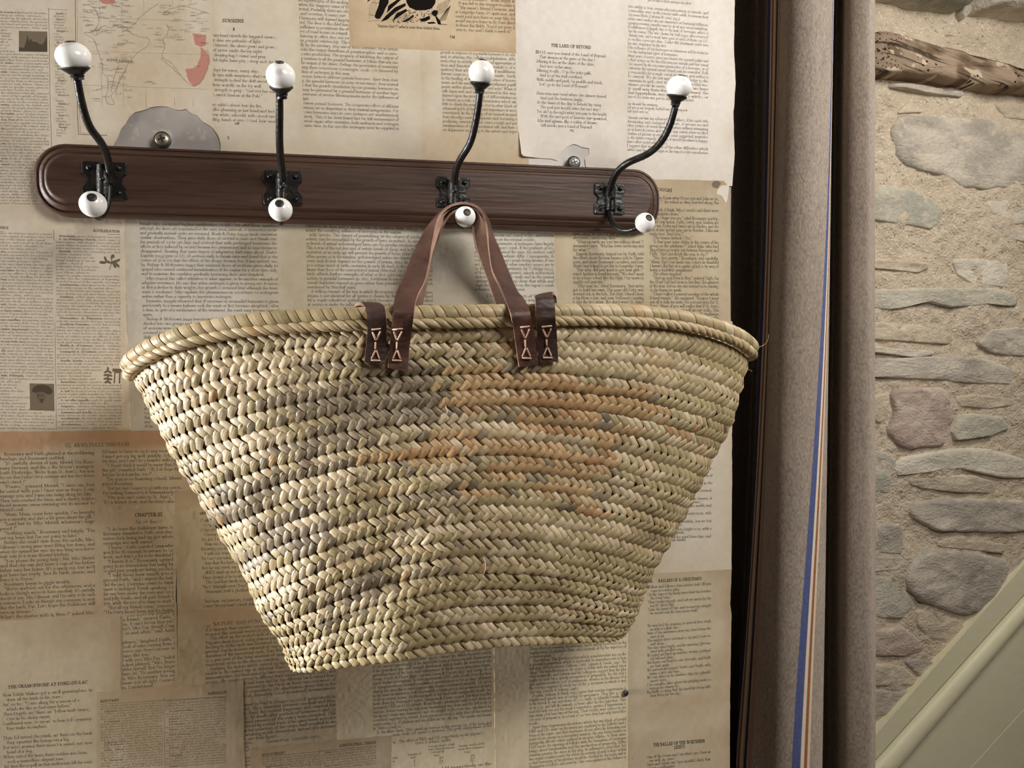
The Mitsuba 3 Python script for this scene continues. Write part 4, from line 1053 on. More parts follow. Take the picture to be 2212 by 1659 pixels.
def knob(key, c, rad, flat_, axis, tipr):
    a = np.linspace(-.5, .5, 25) * np.pi; pr_ = [(max(rad * np.cos(t), 1e-5), rad * flat_ * np.sin(t)) for t in a]
    pr_ = [(r_, h) if h < rad * flat_ * .93 else (r_, rad * flat_ * .93 + (h - rad * flat_ * .93) * .4) for r_, h in pr_]
    part(key + '__knob', lathe(pr_, c, axis, 48), 'porcelain', True, label='white porcelain knob')
    t0 = rad * flat_ * .90
    part(key + '__knob_tip', lathe([(1e-5, t0), (tipr, t0), (tipr, t0 + rad * .07), (tipr * .86, t0 + rad * .12), (tipr * .55, t0 + rad * .13), (tipr * .5, t0 + rad * .09), (1e-5, t0 + rad * .09)], c, axis, 28), 'knob_tip', 40, label='dark rivet end in the knob')
for i, h in enumerate(HOOKS):
    key = 'coat_rack__hook' + (f'_{i:03d}' if i else '')
    pm, c, a, b = plate_mesh(*h['pl'])
    part(key + '__plate', pm, 'black_iron', 30)
    labels[key] = {'label': ['first hook at the rounded left end of the board, its long arm leaning left', 'second hook, the upright one above plain board', 'third hook, with the basket handle hung over its lower knob', 'fourth hook at the right end, its lower arm swung right'][i]}
    n0 = np.array([0, -1., 0])
    # the raised band over the arm, and five rivets
    bw = a * .36; q = np.array([(-1.15, 0), (-1., .0012), (-.8, .0040), (-.4, .0058), (0, .0063), (.4, .0058), (.8, .0040), (1., .0012), (1.15, 0)])
    band = [c + rz * zz + np.array([x * bw * rx + np.array([0, -.0018 - yy, 0]) for x, yy in q]) for zz in np.linspace(-b * .86, b * .86, 6)]
    v, f = np.vstack(band), grid_faces(6, len(q)); part(key + '__band', (v, f), 'black_iron', 60)
    for dx, dz, r_ in ((.72, .72, .0021), (-.72, .72, .0021), (.72, -.72, .0021), (-.72, -.72, .0021), (0, 0, .0020)):
        y_ = -.0022 if dx else -.0080
        part(key + '__rivet', lathe([(r_, -.0006), (r_ * .96, .0005), (r_ * .7, .0013), (r_ * .35, .0017), (1e-5, .0018)], c + rx * dx * a + rz * dz * b + np.array([0, y_, 0]), n0, 16), 'black_iron', True)
    rr = sz(h['r'], h['up'][-1][0], h['up'][-1][1], h['up'][-1][2])
    up = spline([at(*p) for p in h['up']], 60)
    part(key + '__upper_arm', tube(up, rr * np.interp(np.linspace(0, 1, 60), [0, .15, .8, 1], [.86, 1., .95, .9]), 16), 'black_iron', True)
    u, vv, kx, ky, y = h['kn']; kc = at(u, vv, y); kr = sz(kx, u, vv, y); ax = unit(h['ax']); fl = ky / kx
    part(key + '__cup', lathe([(1e-5, -1.62), (.36, -1.62), (.34, -1.45), (.42, -1.36), (.36, -1.28), (.5, -1.14), (.68, -.98), (.80, -.86), (.82, -.80), (.74, -.74), (1e-5, -.7)] * np.array([kr, kr * fl]) + np.array([0, 0]), kc, ax, 36), 'black_iron', 40)
    knob(key, kc, kr, fl, ax, kr * .3)
    lo = spline([at(*p) for p in h['lo']], 50)
    u, vv, kx, y = h['lk']; kc = at(u, vv, y); kr = sz(kx, u, vv, y)
    sx, sy = (h['dot'][0] - u) / kx / .92, -(h['dot'][1] - vv) / kx / .92
    w = unit(kc - EYE); e1 = unit(np.cross(w, [0, 0, 1])); e2 = np.cross(e1, w)
    ax = unit(e1 * sx + e2 * sy - w * math.sqrt(max(1 - sx * sx - sy * sy, .05)))
    part(key + '__lower_arm', tube(np.vstack([lo, kc - ax * kr * .5]), rr * .82, 14), 'black_iron', True)
    knob(key, kc, kr, .97, ax, kr * .36)
scene['brass'] = two({'type': 'principled', 'base_color': {'type': 'rgb', 'value': rgb(150, 142, 120).tolist()}, 'metallic': .8, 'roughness': .38})
scene['steel'] = two({'type': 'principled', 'base_color': {'type': 'rgb', 'value': rgb(190, 188, 184).tolist()}, 'metallic': .8, 'roughness': .35})
for key, lab, (u, v_), px, mat, wash in (('screw', 'brass-coloured cross-head screw in the torn grey patch above the rack', (350, 301), 14, 'brass', 1.25), ('screw_001', 'silver cross-head screw with a black collar, in the pale patch left of the fourth hook', (1240, 351), 11, 'steel', 1.3)):
    thing(key, lab, 'screw'); c = at(u, v_, -.006); r_ = sz(px, u, v_, -.006); ax = unit([.02, -1, .05])
    cross = []
    for ang in (20, 110):
        d = np.array([math.cos(math.radians(ang)), 0, math.sin(math.radians(ang))]); p = np.array([-d[2], 0, d[0]])
        m = trimesh.creation.box((r_ * 1.1, r_ * .26, .0012)); R = np.eye(4); R[:3, 0], R[:3, 1], R[:3, 2] = d, p, ax; R[:3, 3] = c + ax * .0016; m.apply_transform(R); cross.append(m)
    part(key + '__head', lathe([(1e-5, -.006), (r_ * .5, -.006), (r_ * .52, -.002), (r_, .0002), (r_, .0008), (r_ * .8, .0016), (r_ * .4, .0020), (1e-5, .0021)], c, ax, 28), mat, 40)
    part(key + '__slot', join(cross), 'knob_tip', False, label='dark cross slot')
    part(key + '__collar', lathe([(r_ * .55, .0012), (r_ * wash, -.0002), (r_ * wash * 1.02, -.0012), (r_ * wash * .96, -.0042), (r_ * .5, -.0042)], c, ax, 28), 'knob_tip', 40, label='dark collar')
thing('nail', 'dark round nail head low on the papered wall, below the basket', 'nail'); c = at(1351, 1497, -.004); r_ = sz(6.5, 1351, 1497, -.004)
part('nail__head', lathe([(1e-5, -.002), (r_ * .4, -.002), (r_, -.0004), (r_, .0006), (r_ * .7, .0013), (1e-5, .0016)], c, [0, -1, .1], 20), 'knob_tip', 40)
# ---------------------------------------------------------------- the basket
basket = thing('woven_basket', 'large oval palm-straw basket with brown leather handles, hanging from the third hook', 'basket')
TT = np.linspace(0, 1, 11)
LP = [(308, 818), (332, 882), (364, 952), (408, 1022), (452, 1090), (497, 1162), (540, 1234), (573, 1299), (601, 1352), (619, 1391), (629, 1423)]
RP = [(1606, 776), (1583, 850), (1558, 915), (1525, 982), (1494, 1050), (1464, 1112), (1431, 1174), (1401, 1240), (1378, 1287), (1357, 1324), (1338, 1353)]
MP = [(985 + 15 * t, 707 + 701 * (.95 * t + .05 * t * t)) for t in TT]
yE, yM, yB = np.linspace(-.060, -.056, 11), np.linspace(-.138, -.122, 11), np.full(11, -.0075)
PL = np.array([at(*p, y) for p, y in zip(LP, yE)]); PR = np.array([at(*p, y) for p, y in zip(RP, yE)]); PM = np.array([at(*p, y) for p, y in zip(MP, yM)])
NT, NQ = 161, 720
from scipy.interpolate import CubicSpline
tt = np.linspace(0, 1, NT)
PL, PR, PM = (CubicSpline(TT, p)(tt) for p in (PL, PR, PM))
def raw_ring(k, ang):
    """Points of ring k at the angles ang: 0 the left end, pi/2 the front, pi the right end, then the back along the wall."""
    mid, h = (PL[k] + PR[k]) / 2, (PR[k] - PL[k]) / 2
    c, s = -np.cos(ang), np.sin(ang); D = PM[k] - mid; t = tt[k]
    e = np.where(s >= 0, .80, .55); dep = np.abs(s) ** e; p = 2. + 2.6 * math.exp(-t / .12)
    y = np.where(s >= 0, D[1] * dep, (yB[0] - mid[1]) * dep)
    rise = 1 - np.abs(c) ** p
    out = mid + c[:, None] * h
    out[:, 0] += D[0] * np.abs(s) * (s >= 0); out[:, 1] += y
    out[:, 2] += D[2] * rise * np.where(s >= 0, 1, 1 - .25 * np.abs(s))
    return out
G = np.zeros((NT, NQ, 3)); LEN = np.zeros(NT)
for k in range(NT):
    a = np.linspace(0, 2 * np.pi, 2401); r = raw_ring(k, a); d = np.r_[0, np.cumsum(np.linalg.norm(np.diff(r, axis=0), axis=1))]
    i0 = np.searchsorted(a, np.pi); dh = d[i0]; LEN[k] = 2 * dh
    q = np.linspace(0, 1, NQ, endpoint=False); dist = np.where(q < .5, q * 2 * dh, dh + (q - .5) * 2 * (d[-1] - dh))
    aa = np.interp(dist, d, a); G[k] = raw_ring(k, aa)
# wobble of the soft weave
gt = np.repeat(tt[:, None], NQ, 1); gq = np.repeat(np.arange(NQ)[None] / NQ, NT, 0)
dq = unit(np.roll(G, -1, 1) - np.roll(G, 1, 1)); dt = unit(np.gradient(G, axis=0)); GN = unit(np.cross(dt, dq))
GN *= np.sign((GN * (G - G.mean(1, keepdims=True))).sum(-1))[..., None]
GN[...] = unit(GN + .0)
wob = np.stack([np.cos(gq * 2 * np.pi) * 2.2, np.sin(gq * 2 * np.pi) * 2.2, gt * 4.2], -1)
G = G + GN * ((meshkit.fbm(wob, 3, 4) - .5) * .012)[..., None] * np.where(GN[..., 1:2] > .5, 0, 1)
def look(A, q, t):
    """Bilinear look-up of the array A at ring fraction q (wraps) and course t."""
    x = np.mod(q, 1) * NQ; y = np.clip(t, 0, 1) * (NT - 1)
    i, j = np.floor(y).astype(int), np.floor(x).astype(int); i = np.minimum(i, NT - 2); fy, fx = (y - i)[..., None], (x - j)[..., None]; j1 = (j + 1) % NQ; j = j % NQ
    return (A[i, j] * (1 - fx) + A[i, j1] * fx) * (1 - fy) + (A[i + 1, j] * (1 - fx) + A[i + 1, j1] * fx) * fy
STRAW = {k: rgb(*c) for k, c in dict(straw=(178, 158, 122), pale=(192, 174, 142), olive=(163, 147, 110), grey=(141, 127, 104), dark=(112, 99, 78), tan=(176, 146, 106), rust=(164, 128, 90), brown=(142, 118, 86)).items()}
def bell(q, t, q0, t0, wq, wt): return np.exp(-((q - q0) / wq) ** 2 - ((t - t0) / wt) ** 2)
def straw_colour(q, t, row, r):
    """The dye of one leaf: bundles keep a tone for some leaves along a course."""
    b = int(q * LEN[int(np.clip(t, 0, 1) * (NT - 1))] / .075 + row * 7.3); h = np.random.default_rng(1000 + b * 131 + row * 977).random(3)
    h2 = float(meshkit.noise(np.array([[q * 26, row * .9, 2.5]]), 8)[0])
    w = dict(straw=1., pale=.45, olive=.55, grey=.12, dark=.02, tan=.16, rust=.02, brown=.05)
    if q < .5:
        g = 5.0 * bell(q, t, .172, .22, .06, .07) + 2.0 * bell(q, t, .17, .78, .08, .07) + 2.0 * bell(q, t, .085, .42, .06, .12) + 1.2 * bell(q, t, .14, .55, .1, .05)
        o = 4.2 * bell(q, t, .315, .23, .07, .07) + 2.2 * bell(q, t, .27, .40, .08, .06) + 2.0 * bell(q, t, .30, .52, .06, .03) + .6 * bell(q, t, .24, .2, .04, .12)
        w['grey'] += g; w['dark'] += .6 * g; w['tan'] += o; w['rust'] += .5 * o; w['brown'] += .45 * o
        w['brown'] += 1.6 * bell(q, t, .27, .5, .06, .03); w['pale'] += 1.2 * bell(q, t, .06, .4, .06, .5); w['olive'] += 1.5 * max(0, (t - .55)) * 2 + 1.2 * (q > .4)
    ks = list(w); p = np.array([w[k] for k in ks]); p = p / p.sum(); x = .45 * h[0] + .55 * np.clip((h2 - .5) * 1.7 + .5, 0, 1) if r < .9 else r * 10 - 9
    c = STRAW[ks[int(np.searchsorted(np.cumsum(p), min(max(x, 0), .9999)))]]
    return c * (.90 + .16 * h[1]) * (.95 + .10 * np.random.default_rng(int(q * 1e5) + row).random())
ROWS, pieces = 39, []
NA, NC = 7, 5
aa, cc = np.meshgrid(np.linspace(0, 1, NA), np.linspace(-1, 1, NC), indexing='ij')
SF = grid_faces(NA, NC); SF = np.vstack([SF[:, [0, 1, 2]], SF[:, [0, 2, 3]]])
for row in range(ROWS):
    t0, t1 = row / ROWS, (row + 1) / ROWS; tm = (t0 + t1) / 2; Ln = LEN[int(tm * (NT - 1))]
    n = int(Ln / .0064); back = row % 2 == 0; pm = Ln / n
    i_ = int(tm * (NT - 1)); HR = np.linalg.norm(G[min(i_ + 2, NT - 1)] - G[max(i_ - 2, 0)], axis=-1) / (min(i_ + 2, NT - 1) - max(i_ - 2, 0)) * (NT - 1) / ROWS
    for j in range(n):
        r = rng.random(8); q0 = (j + .5 + (r[0] - .5) * .22) / n; Hm = HR[int(q0 * NQ) % NQ]
        sway = float(meshkit.noise(np.array([[q0 * 30, row * .37, 1.]]), 3)[0] - .5) * .3 / ROWS
        ends = np.clip(abs(((q0 * 2) % 1) - .5) * 2 - .8, 0, 1) * 5                     # the leaves stand steeper where the basket turns round its ends
        dx = pm * (.92 + .16 * (r[2] - .5)) * (1 if back else -1); D = math.hypot(dx, Hm); du, dz = dx / D, Hm / D      # down the leaf: a \\ leaf runs to the right
        W = pm * Hm / D * (1.12 + .12 * (q0 < .16) - .10 * (.36 < q0 < .52) + .18 * (r[3] - .5)) * (1 - .10 * np.clip(1 - aa * 6, 0, 1) ** 2 - .06 * aa ** 4)
        s_ = (aa - .46) * D * (1.50 + .12 * (r[1] - .5)); c_ = cc * W / 2 + (r[4] - .5) * .0009 * np.sin(aa * np.pi)
        q = q0 + (s_ * du + c_ * dz) / Ln; t = tm + sway + (s_ * dz - c_ * du) / (Hm * ROWS)
        out = .0006 + .0011 * (1 - .9 * np.abs(cc) ** 4) * np.sin(np.pi * np.clip(.2 + .85 * aa, 0, 1)) ** .6 - .0032 * (np.clip(aa - .62, 0, 1) / .38) ** 1.4 - .0010 * np.clip(.10 - aa, 0, 1) / .10 + (.0024 if back else -.0024) * (aa - .5)
        out = out + .0005 * (r[6] - .5) - (.0005 * np.exp(-((cc - (r[7] - .5)) / .2) ** 2) if r[7] > .45 else 0)
        P = look(G, q, t) + look(GN, q, t) * out[..., None]
        pieces.append((P.reshape(-1, 3), straw_colour(q0 % 1, tm, row, rng.random()), q0 % 1, row))
def straw_bump(p, n, uv): return N(uv.x * 16, uv.y * 1.2, p.z * 40) * .7 + N(uv.x * 40, uv.y * 2, p.x * 40) * .3
scene['straw'] = two(bumped({'type': 'principled', 'base_color': {'type': 'mesh_attribute', 'name': 'vertex_color'}, 'roughness': .44, 'specular': .42, 'sheen': .15}, straw_bump, .00045))
SUV = np.c_[(cc.ravel() + 1) / 2, aa.ravel()]
def score(P):
    u, v, z = proj(P); g = P.reshape(NA, NC, 3); nrm = np.cross(g[-1, 2] - g[0, 2], g[3, -1] - g[3, 0]); c = P.mean(0)
    uu, vv = u.reshape(NA, NC), v.reshape(NA, NC)
    return abs((uu[-1, 2] - uu[0, 2]) * (vv[3, -1] - vv[3, 0]) - (vv[-1, 2] - vv[0, 2]) * (uu[3, -1] - uu[3, 0]))
sc = np.array([score(p[0]) if .03 < p[2] < .47 and p[3] < ROWS - 1 else 0 for p in pieces])
big = set(np.argsort(-sc)[:300].tolist())
for i in sorted(big):
    P, c, _, _ = pieces[i]; part('woven_basket__straw_leaf', (P, SF), 'straw', True, uv=SUV, color=np.repeat(c[None], len(P), 0))
rest = [p for i, p in enumerate(pieces) if i not in big]
v, f = join([(p[0], SF) for p in rest])
k = part('woven_basket__straw_weave', (v, f), 'straw', True, uv=np.tile(SUV, (len(rest), 1)), color=np.repeat(np.array([p[1] for p in rest]), NA * NC, 0))
labels[k] = {'kind': 'stuff', 'label': 'all the further plaited straw leaves of the basket sides'}
# inside: the weave's own body, so that no light passes between the leaves, and the base
scene['straw_inner'] = two(diffuse_like(rgb(120, 100, 70), .8, .2))
st = slice(None, None, 4); Gi = (G - GN * .0012)[::4, ::6]; nt, nq = Gi.shape[:2]
v = Gi.reshape(-1, 3); f = grid_faces(nt, nq, True); part('woven_basket__body', (v, f), 'straw_inner', True, label='inner layer of the weave')
ring = Gi[-1]; rs = [ring + (ring.mean(0) - ring) * s_ + np.array([0, 0, -.003 * min(1, s_ * 6)]) for s_ in (0, .06, .2, .5, .9)]
v, f = loft(rs); part('woven_basket__base', (v, f), 'straw_inner', True, label='woven base')
# the two ropes of the rim, wrapped leaf by leaf
UPD = -unit(np.gradient(G, axis=0)[0]); OUT = GN[0]
def rope(path, n, r, slant, bulge, key, depth, front_only, jit=.18, colour=('straw', 'pale', 'olive', 'tan')):
    P = np.vstack([path, path[:1]]); d = np.r_[0, np.cumsum(np.linalg.norm(np.diff(P, axis=0), axis=1))]; Lr = d[-1]
    tan = unit(np.roll(path, -1, 0) - np.roll(path, 1, 0))
    def pos(s): x = np.mod(s, Lr); return np.stack([np.interp(x, d, P[:, k]) for k in range(3)], -1)
    e1 = unit(OUT - tan * (OUT * tan).sum(-1, keepdims=True)); e2 = np.cross(tan, e1); e2 *= np.sign((e2 * UPD).sum(-1))[:, None]
    E1, E2 = np.vstack([e1, e1[:1]]), np.vstack([e2, e2[:1]])
    def vec(A, s): x = np.mod(s, Lr); return np.stack([np.interp(x, d, A[:, k]) for k in range(3)], -1)
    cuts = (np.arange(n) + rng.uniform(-jit, jit, n)) * Lr / n
    na, nu = 15, 6; rest_ = []
    for i in range(n):
        a0, a1 = cuts[i], cuts[(i + 1) % n] + (Lr if i == n - 1 else 0)
        th, uu = np.meshgrid(np.linspace(-1.12, 1.12, na) * np.pi / 1.12, np.linspace(.03, .97, nu), indexing='ij')
        s = a0 + (a1 - a0) * uu + slant * (-th / np.pi) * .5
        edge = np.clip(np.sin(np.pi * np.clip(uu * .88 + .06, 0, 1)), 0, 1) ** .5
        rad = r * (1 - depth + depth * edge + bulge * (rng.random() - .5)) * (1 + .03 * uu)
        p = pos(s) + rad[..., None] * (np.cos(th)[..., None] * vec(E1, s) + np.sin(th)[..., None] * vec(E2, s))
        c = STRAW[colour[rng.choice(len(colour), p=[.5, .22, .24, .04])]] * (.86 + .22 * rng.random())
        m = ((p.reshape(-1, 3)), grid_faces(na, nu)); uv = np.c_[np.clip(uu, 0, 1).ravel(), (th / 6.3 + .5).ravel()]
        mid = pos(np.array([(a0 + a1) / 2]))[0]
        if front_only(((a0 + a1) / 2) / Lr): part(key, m, 'straw', True, uv=uv, color=np.repeat(c[None], len(m[0]), 0))
        else: rest_.append((m, uv, c))
    if rest_:
        v, f = join([x[0] for x in rest_]); k = part(key + '_behind', (v, f), 'straw', True, uv=np.vstack([x[1] for x in rest_]), color=np.repeat(np.array([x[2] for x in rest_]), len(rest_[0][1]), 0))
        labels[k] = {'kind': 'stuff', 'label': 'rim wrappings on the far side along the wall'}
    part(key + '_core', tube(np.vstack([path, path[:2]])[::2], r * .72, 10, False), 'straw_inner', True)
d0 = np.linalg.norm(np.diff(np.vstack([G[0], G[0][:1]]), axis=0), axis=1).cumsum(); fr = d0[NQ // 2] / d0[-1]
front = lambda x: x < fr + .02 or x > .985
rope(G[0] + UPD * .0034 + OUT * .0030, 150, .0039, .021, .10, 'woven_basket__braid_wrap', .40, front)
rope(G[0] + UPD * .0092 + OUT * .0008, 138, .0052, .0150, .08, 'woven_basket__rim_wrap', .16, front)
# a few loose fibres
for pts in ([(1520, 740, -.1), (1655, 741, -.062), (1660, 722, -.07)], [(1606, 795, -.06), (1618, 799, -.065), (1624, 802, -.07)], [(958, 905, -.150), (966, 890, -.153), (962, 876, -.152)], [(1045, 1205, -.138), (1049, 1222, -.141), (1045, 1240, -.139)], [(792, 1040, -.14), (796, 1020, -.152), (790, 1006, -.143)], [(1350, 815, -.135), (1356, 800, -.138), (1352, 790, -.136)]):
    part('woven_basket__loose_fibre', tube(spline([at(*p) for p in pts], 12), .00025, 5), 'straw', True, color=np.repeat(STRAW['pale'][None], 12 * 5 + 2, 0))
# leather
def leather(lo, hi):
    def fn(p, n, uv): return MIX(rgb(*lo), rgb(*hi), SM(.25, .8, FB(p.x * 70, p.y * 70, p.z * 45, 3))) * (.9 + .18 * N(p.x * 900, p.y * 900, p.z * 900))
    return fn
lb = lambda p, n, uv: FB(p.x * 420, p.y * 420, p.z * 520, 2) * .7 + N(p.x * 90, p.y * 90, p.z * 260) * .5
scene['leather'] = two(bumped(diffuse_like(leather((64, 42, 36), (92, 63, 54)), .52, .4), lb, .0006))
scene['leather_dark'] = two(bumped(diffuse_like(leather((50, 34, 30), (68, 47, 41)), .52, .4), lb, .0006))
scene['suede'] = two(bumped(diffuse_like(leather((104, 80, 68), (134, 107, 92)), .85, .2), lb, .0005))
scene['leather_edge'] = two(diffuse_like(leather((132, 104, 90), (166, 136, 118)), .7, .3))
scene['thread'] = two(diffuse_like(lambda p, n, uv: MIX(rgb(170, 126, 104), rgb(212, 184, 160), N(p.x * 160, p.y * 160, p.z * 160)), .6, .3))
STRAPS = {}
def strap(key, A, B, th, out_mat='leather', in_mat='suede', n=90, facing=None):
    """A flat strap between its two edge lines A and B; its outer face is on the side of (along x B-A)."""
    a, b = curve(A, n), curve(B, n); t = unit(np.gradient((a + b) / 2, axis=0)); w = unit(b - a); nr = unit(np.cross(w, t))
    for i in range(1, n):
        if nr[i] @ nr[i - 1] < 0: nr[i] *= -1
    k = 7; s = np.linspace(0, 1, k)[None, :, None]; lens = .00045 * (1 - (2 * s - 1) ** 4)
    base = a[:, None] * (1 - s) + b[:, None] * s
    top = base + nr[:, None] * (th / 2 + lens - .0003); bot = base - nr[:, None] * th / 2
    part(key + '__outer_face', (top.reshape(-1, 3), grid_faces(n, k)), out_mat, True)
    part(key + '__inner_face', (bot.reshape(-1, 3), grid_faces(n, k)), in_mat, True)
    STRAPS[key] = top
    loop = []
    for i in range(n): loop.append([top[i, 0], bot[i, 0]])
    e1 = np.array(loop).reshape(-1, 3); e2 = np.stack([top[:, -1], bot[:, -1]], 1).reshape(-1, 3)
    e3 = np.stack([top[0], bot[0]], 1).reshape(-1, 3); e4 = np.stack([top[-1], bot[-1]], 1).reshape(-1, 3)
    part(key + '__cut_edge', join([(e1, grid_faces(n, 2)), (e2, grid_faces(n, 2)), (e3, grid_faces(k, 2)), (e4, grid_faces(k, 2))]), 'leather_edge', False)
def front_y(u, v):
    """Depth of the basket's front where pixel (u, v) shows it."""
    sub = G[::2, :NQ // 2:2]; pu, pv, _ = proj(sub.reshape(-1, 3)); i = np.argmin((pu - u) ** 2 + (pv - v) ** 2); return sub.reshape(-1, 3)[i, 1]
fy = lambda u, v, d=.0052: (u, v, front_y(u, v) - d)
H1 = 'woven_basket__handle'; labels[H1] = {'label': 'front leather handle, looped over the third hook'}
A = [fy(838, 794), fy(842, 745), fy(846, 708, .0100), (849, 676, -.155), (853, 645, -.142), (868, 608, -.121), (884, 570, -.099), (899, 535, -.082), (913, 508, -.066), (929, 484, -.048), (948, 463, -.034), (973, 447, -.0295), (1002, 442, -.0285), (1028, 447, -.0295), (1046, 462, -.034), (1057, 482, -.048), (1064, 505, -.064), (1079, 540, -.082), (1099, 589, -.103), (1117, 630, -.125), (1134, 652, -.142), (1147, 684, -.155), (1152, 708, fy(1140, 710, .0100)[2]), fy(1157, 745), fy(1163, 787)]
B = [fy(880, 803), fy(885, 745), fy(890, 708, .0100), (894, 676, -.156), (900, 645, -.143), (917, 608, -.123), (926, 570, -.102), (932, 535, -.087), (938, 505, -.073), (944, 480, -.062), (955, 459, -.055), (976, 443, -.052), (1002, 438, -.051), (1026, 444, -.052), (1043, 460, -.055), (1050, 482, -.061), (1053, 505, -.070), (1056, 540, -.086), (1063, 584, -.105), (1080, 620, -.126), (1093, 652, -.143), (1104, 684, -.156), (1109, 708, fy(1112, 710, .0100)[2]), fy(1114, 745), fy(1121, 793)]
strap(H1, [at(*p) for p in A], [at(*p) for p in B], .0022)
H2 = 'woven_basket__handle_001'; labels[H2] = {'label': 'rear leather handle, its pale inner face showing behind the front one'}
A2 = [(868, 700, -.006), (876, 661, -.010), (886, 600, -.018), (900, 555, -.024), (918, 515, -.026), (938, 487, -.024), (960, 465, -.026), (982, 453, -.0275), (1002, 450, -.0275), (1022, 455, -.0275), (1038, 470, -.026), (1048, 492, -.023), (1060, 533, -.023), (1076, 574, -.020), (1095, 627, -.014), (1108, 668, -.010), (1116, 700, -.006)]
B2 = [(909, 700, -.010), (913, 661, -.014), (926, 600, -.024), (934, 555, -.032), (945, 520, -.038), (954, 495, -.044), (968, 470, -.047), (984, 456, -.049), (1002, 451, -.049), (1016, 458, -.048), (1022, 472, -.046), (1022, 494, -.041), (1028, 533, -.034), (1042, 574, -.026), (1061, 627, -.018), (1074, 668, -.013), (1082, 700, -.009)]
strap(H2, [at(*p) for p in B2], [at(*p) for p in A2], .0020)
TB = 'woven_basket__handle_tab'; labels[TB] = {'label': 'dark leather tab folded over the rim, left of the front handle'}
strap(TB, [at(*p) for p in [fy(787, 783), fy(791, 740), fy(794, 705, .0100), (793, 682, -.152), (790, 668, -.141), (784, 659, -.132), (776, 656, -.120), (766, 660, -.108)]],
      [at(*p) for p in [fy(833, 787), fy(834, 740), fy(835, 705, .0100), (834, 682, -.154), (832, 668, -.152), (827, 661, -.136), (818, 657, -.124), (806, 660, -.112)]], .0022, 'leather_dark', 'suede', 60)
TB2 = 'woven_basket__handle_tab_001'; labels[TB2] = {'label': 'dark leather tab standing above the rim, right of the front handle'}
strap(TB2, [at(*p) for p in [fy(1165, 781), fy(1162, 740), fy(1160, 705, .0100), (1158, 685, -.154), (1157, 665, -.154), (1156, 648, -.153), (1157, 641, -.142), (1160, 640, -.136), (1166, 646, -.130), (1168, 660, -.126)]],
      [at(*p) for p in [fy(1205, 781), fy(1203, 740), fy(1201, 705, .0100), (1199, 685, -.154), (1198, 665, -.154), (1196, 648, -.153), (1194, 637, -.142), (1195, 633, -.136), (1200, 638, -.130), (1202, 654, -.126)]], .0022, 'leather_dark', 'suede', 60)
def stitches(key, cx, cy, dx):
    w, h = 10, 35
    for (x0, y0), (x1, y1) in (((-w, -h), (w, -h - 2)), ((-w + 2, -h + 5), (-1, -h + 22)), ((w - 1, -h + 4), (1, -h + 22)), ((-1, -8), (-1, 7)), ((-1, 10), (-w + 1, 28)), ((1, 10), (w - 2, 28)), ((-w, 31), (w, 32))):
        p = [(cx + x0 + dx * y0, cy + y0), (cx + (x0 + x1) / 2 + dx * (y0 + y1) / 2, cy + (y0 + y1) / 2), (cx + x1 + dx * y1, cy + y1)]
        tp = STRAPS[key].reshape(-1, 3); pu, pv, _ = proj(tp); y = []
        for i, (u, v) in enumerate(p):
            near = np.argsort((pu - u) ** 2 + (pv - v) ** 2)[:4]; y.append(tp[near, 1].min() - .0004 - (.0006 if i == 1 else 0))
        part(key + '__stitch', tube(curve([at(u, v, yy) for (u, v), yy in zip(p, y)], 6), .0006, 7), 'thread', True)
stitches(H1, 858, 747, -.03); stitches(H1, 1136, 742, .05); stitches(TB, 812, 747, -.02); stitches(TB2, 1182, 741, .03)
# ---------------------------------------------------------------- the wool curtain
def cloth(p, n, uv):
    s, z = uv.x, uv.y
    mel = FB(s * 900, z * 420, 1., 2); blotch = FB(s * 40, z * 14, 4., 3)
    tw = SM(.3, .7, .5 + .5 * dr.sin((s * 1. + z * .62) * 2 * np.pi / .00145))
    c = MIX(rgb(122, 110, 100), rgb(176, 163, 149), dr.clip(.85 * mel + .10 * tw + .35 * blotch - .2, 0, 1))
    def band(c, centre, half, col, soft=.0006):
        d = dr.abs(s - centre); return MIX(c, col, SM(half + soft, half - soft, d))
    d1 = S_SLANT * SM(ZHI, ZLO, z)          # the woven stripes run a little aslant to the fold
    for k, off in ((0, S_BLUE + 0.), (1, S_LEFT)):
        o = off - d1 if k == 0 else off + (z - 1.5) * .002
        g = 2.3 if k else 1.
        c = band(c, o, .0044 * g, mi.Color3f(*rgb(82, 91, 134).tolist()) * (.75 + .4 * mel)); c = band(c, o + .0066 * g, .0021 * g, rgb(214, 200, 178)); c = band(c, o + .0107 * g, .0019 * g, mi.Color3f(*rgb(150, 96, 66).tolist()) * (.8 + .3 * mel)); c = band(c, o + .0146 * g, .0019 * g, rgb(204, 186, 162))
        if k: c = band(c, o + .0195 * g, .0012 * g, rgb(52, 44, 42)); c = band(c, o + .0235 * g, .0014 * g, rgb(150, 120, 104))
    return c * (.93 + .08 * tw)
zc = [at(1700, v, .05)[2] for v in (-40, 830, 1700)]
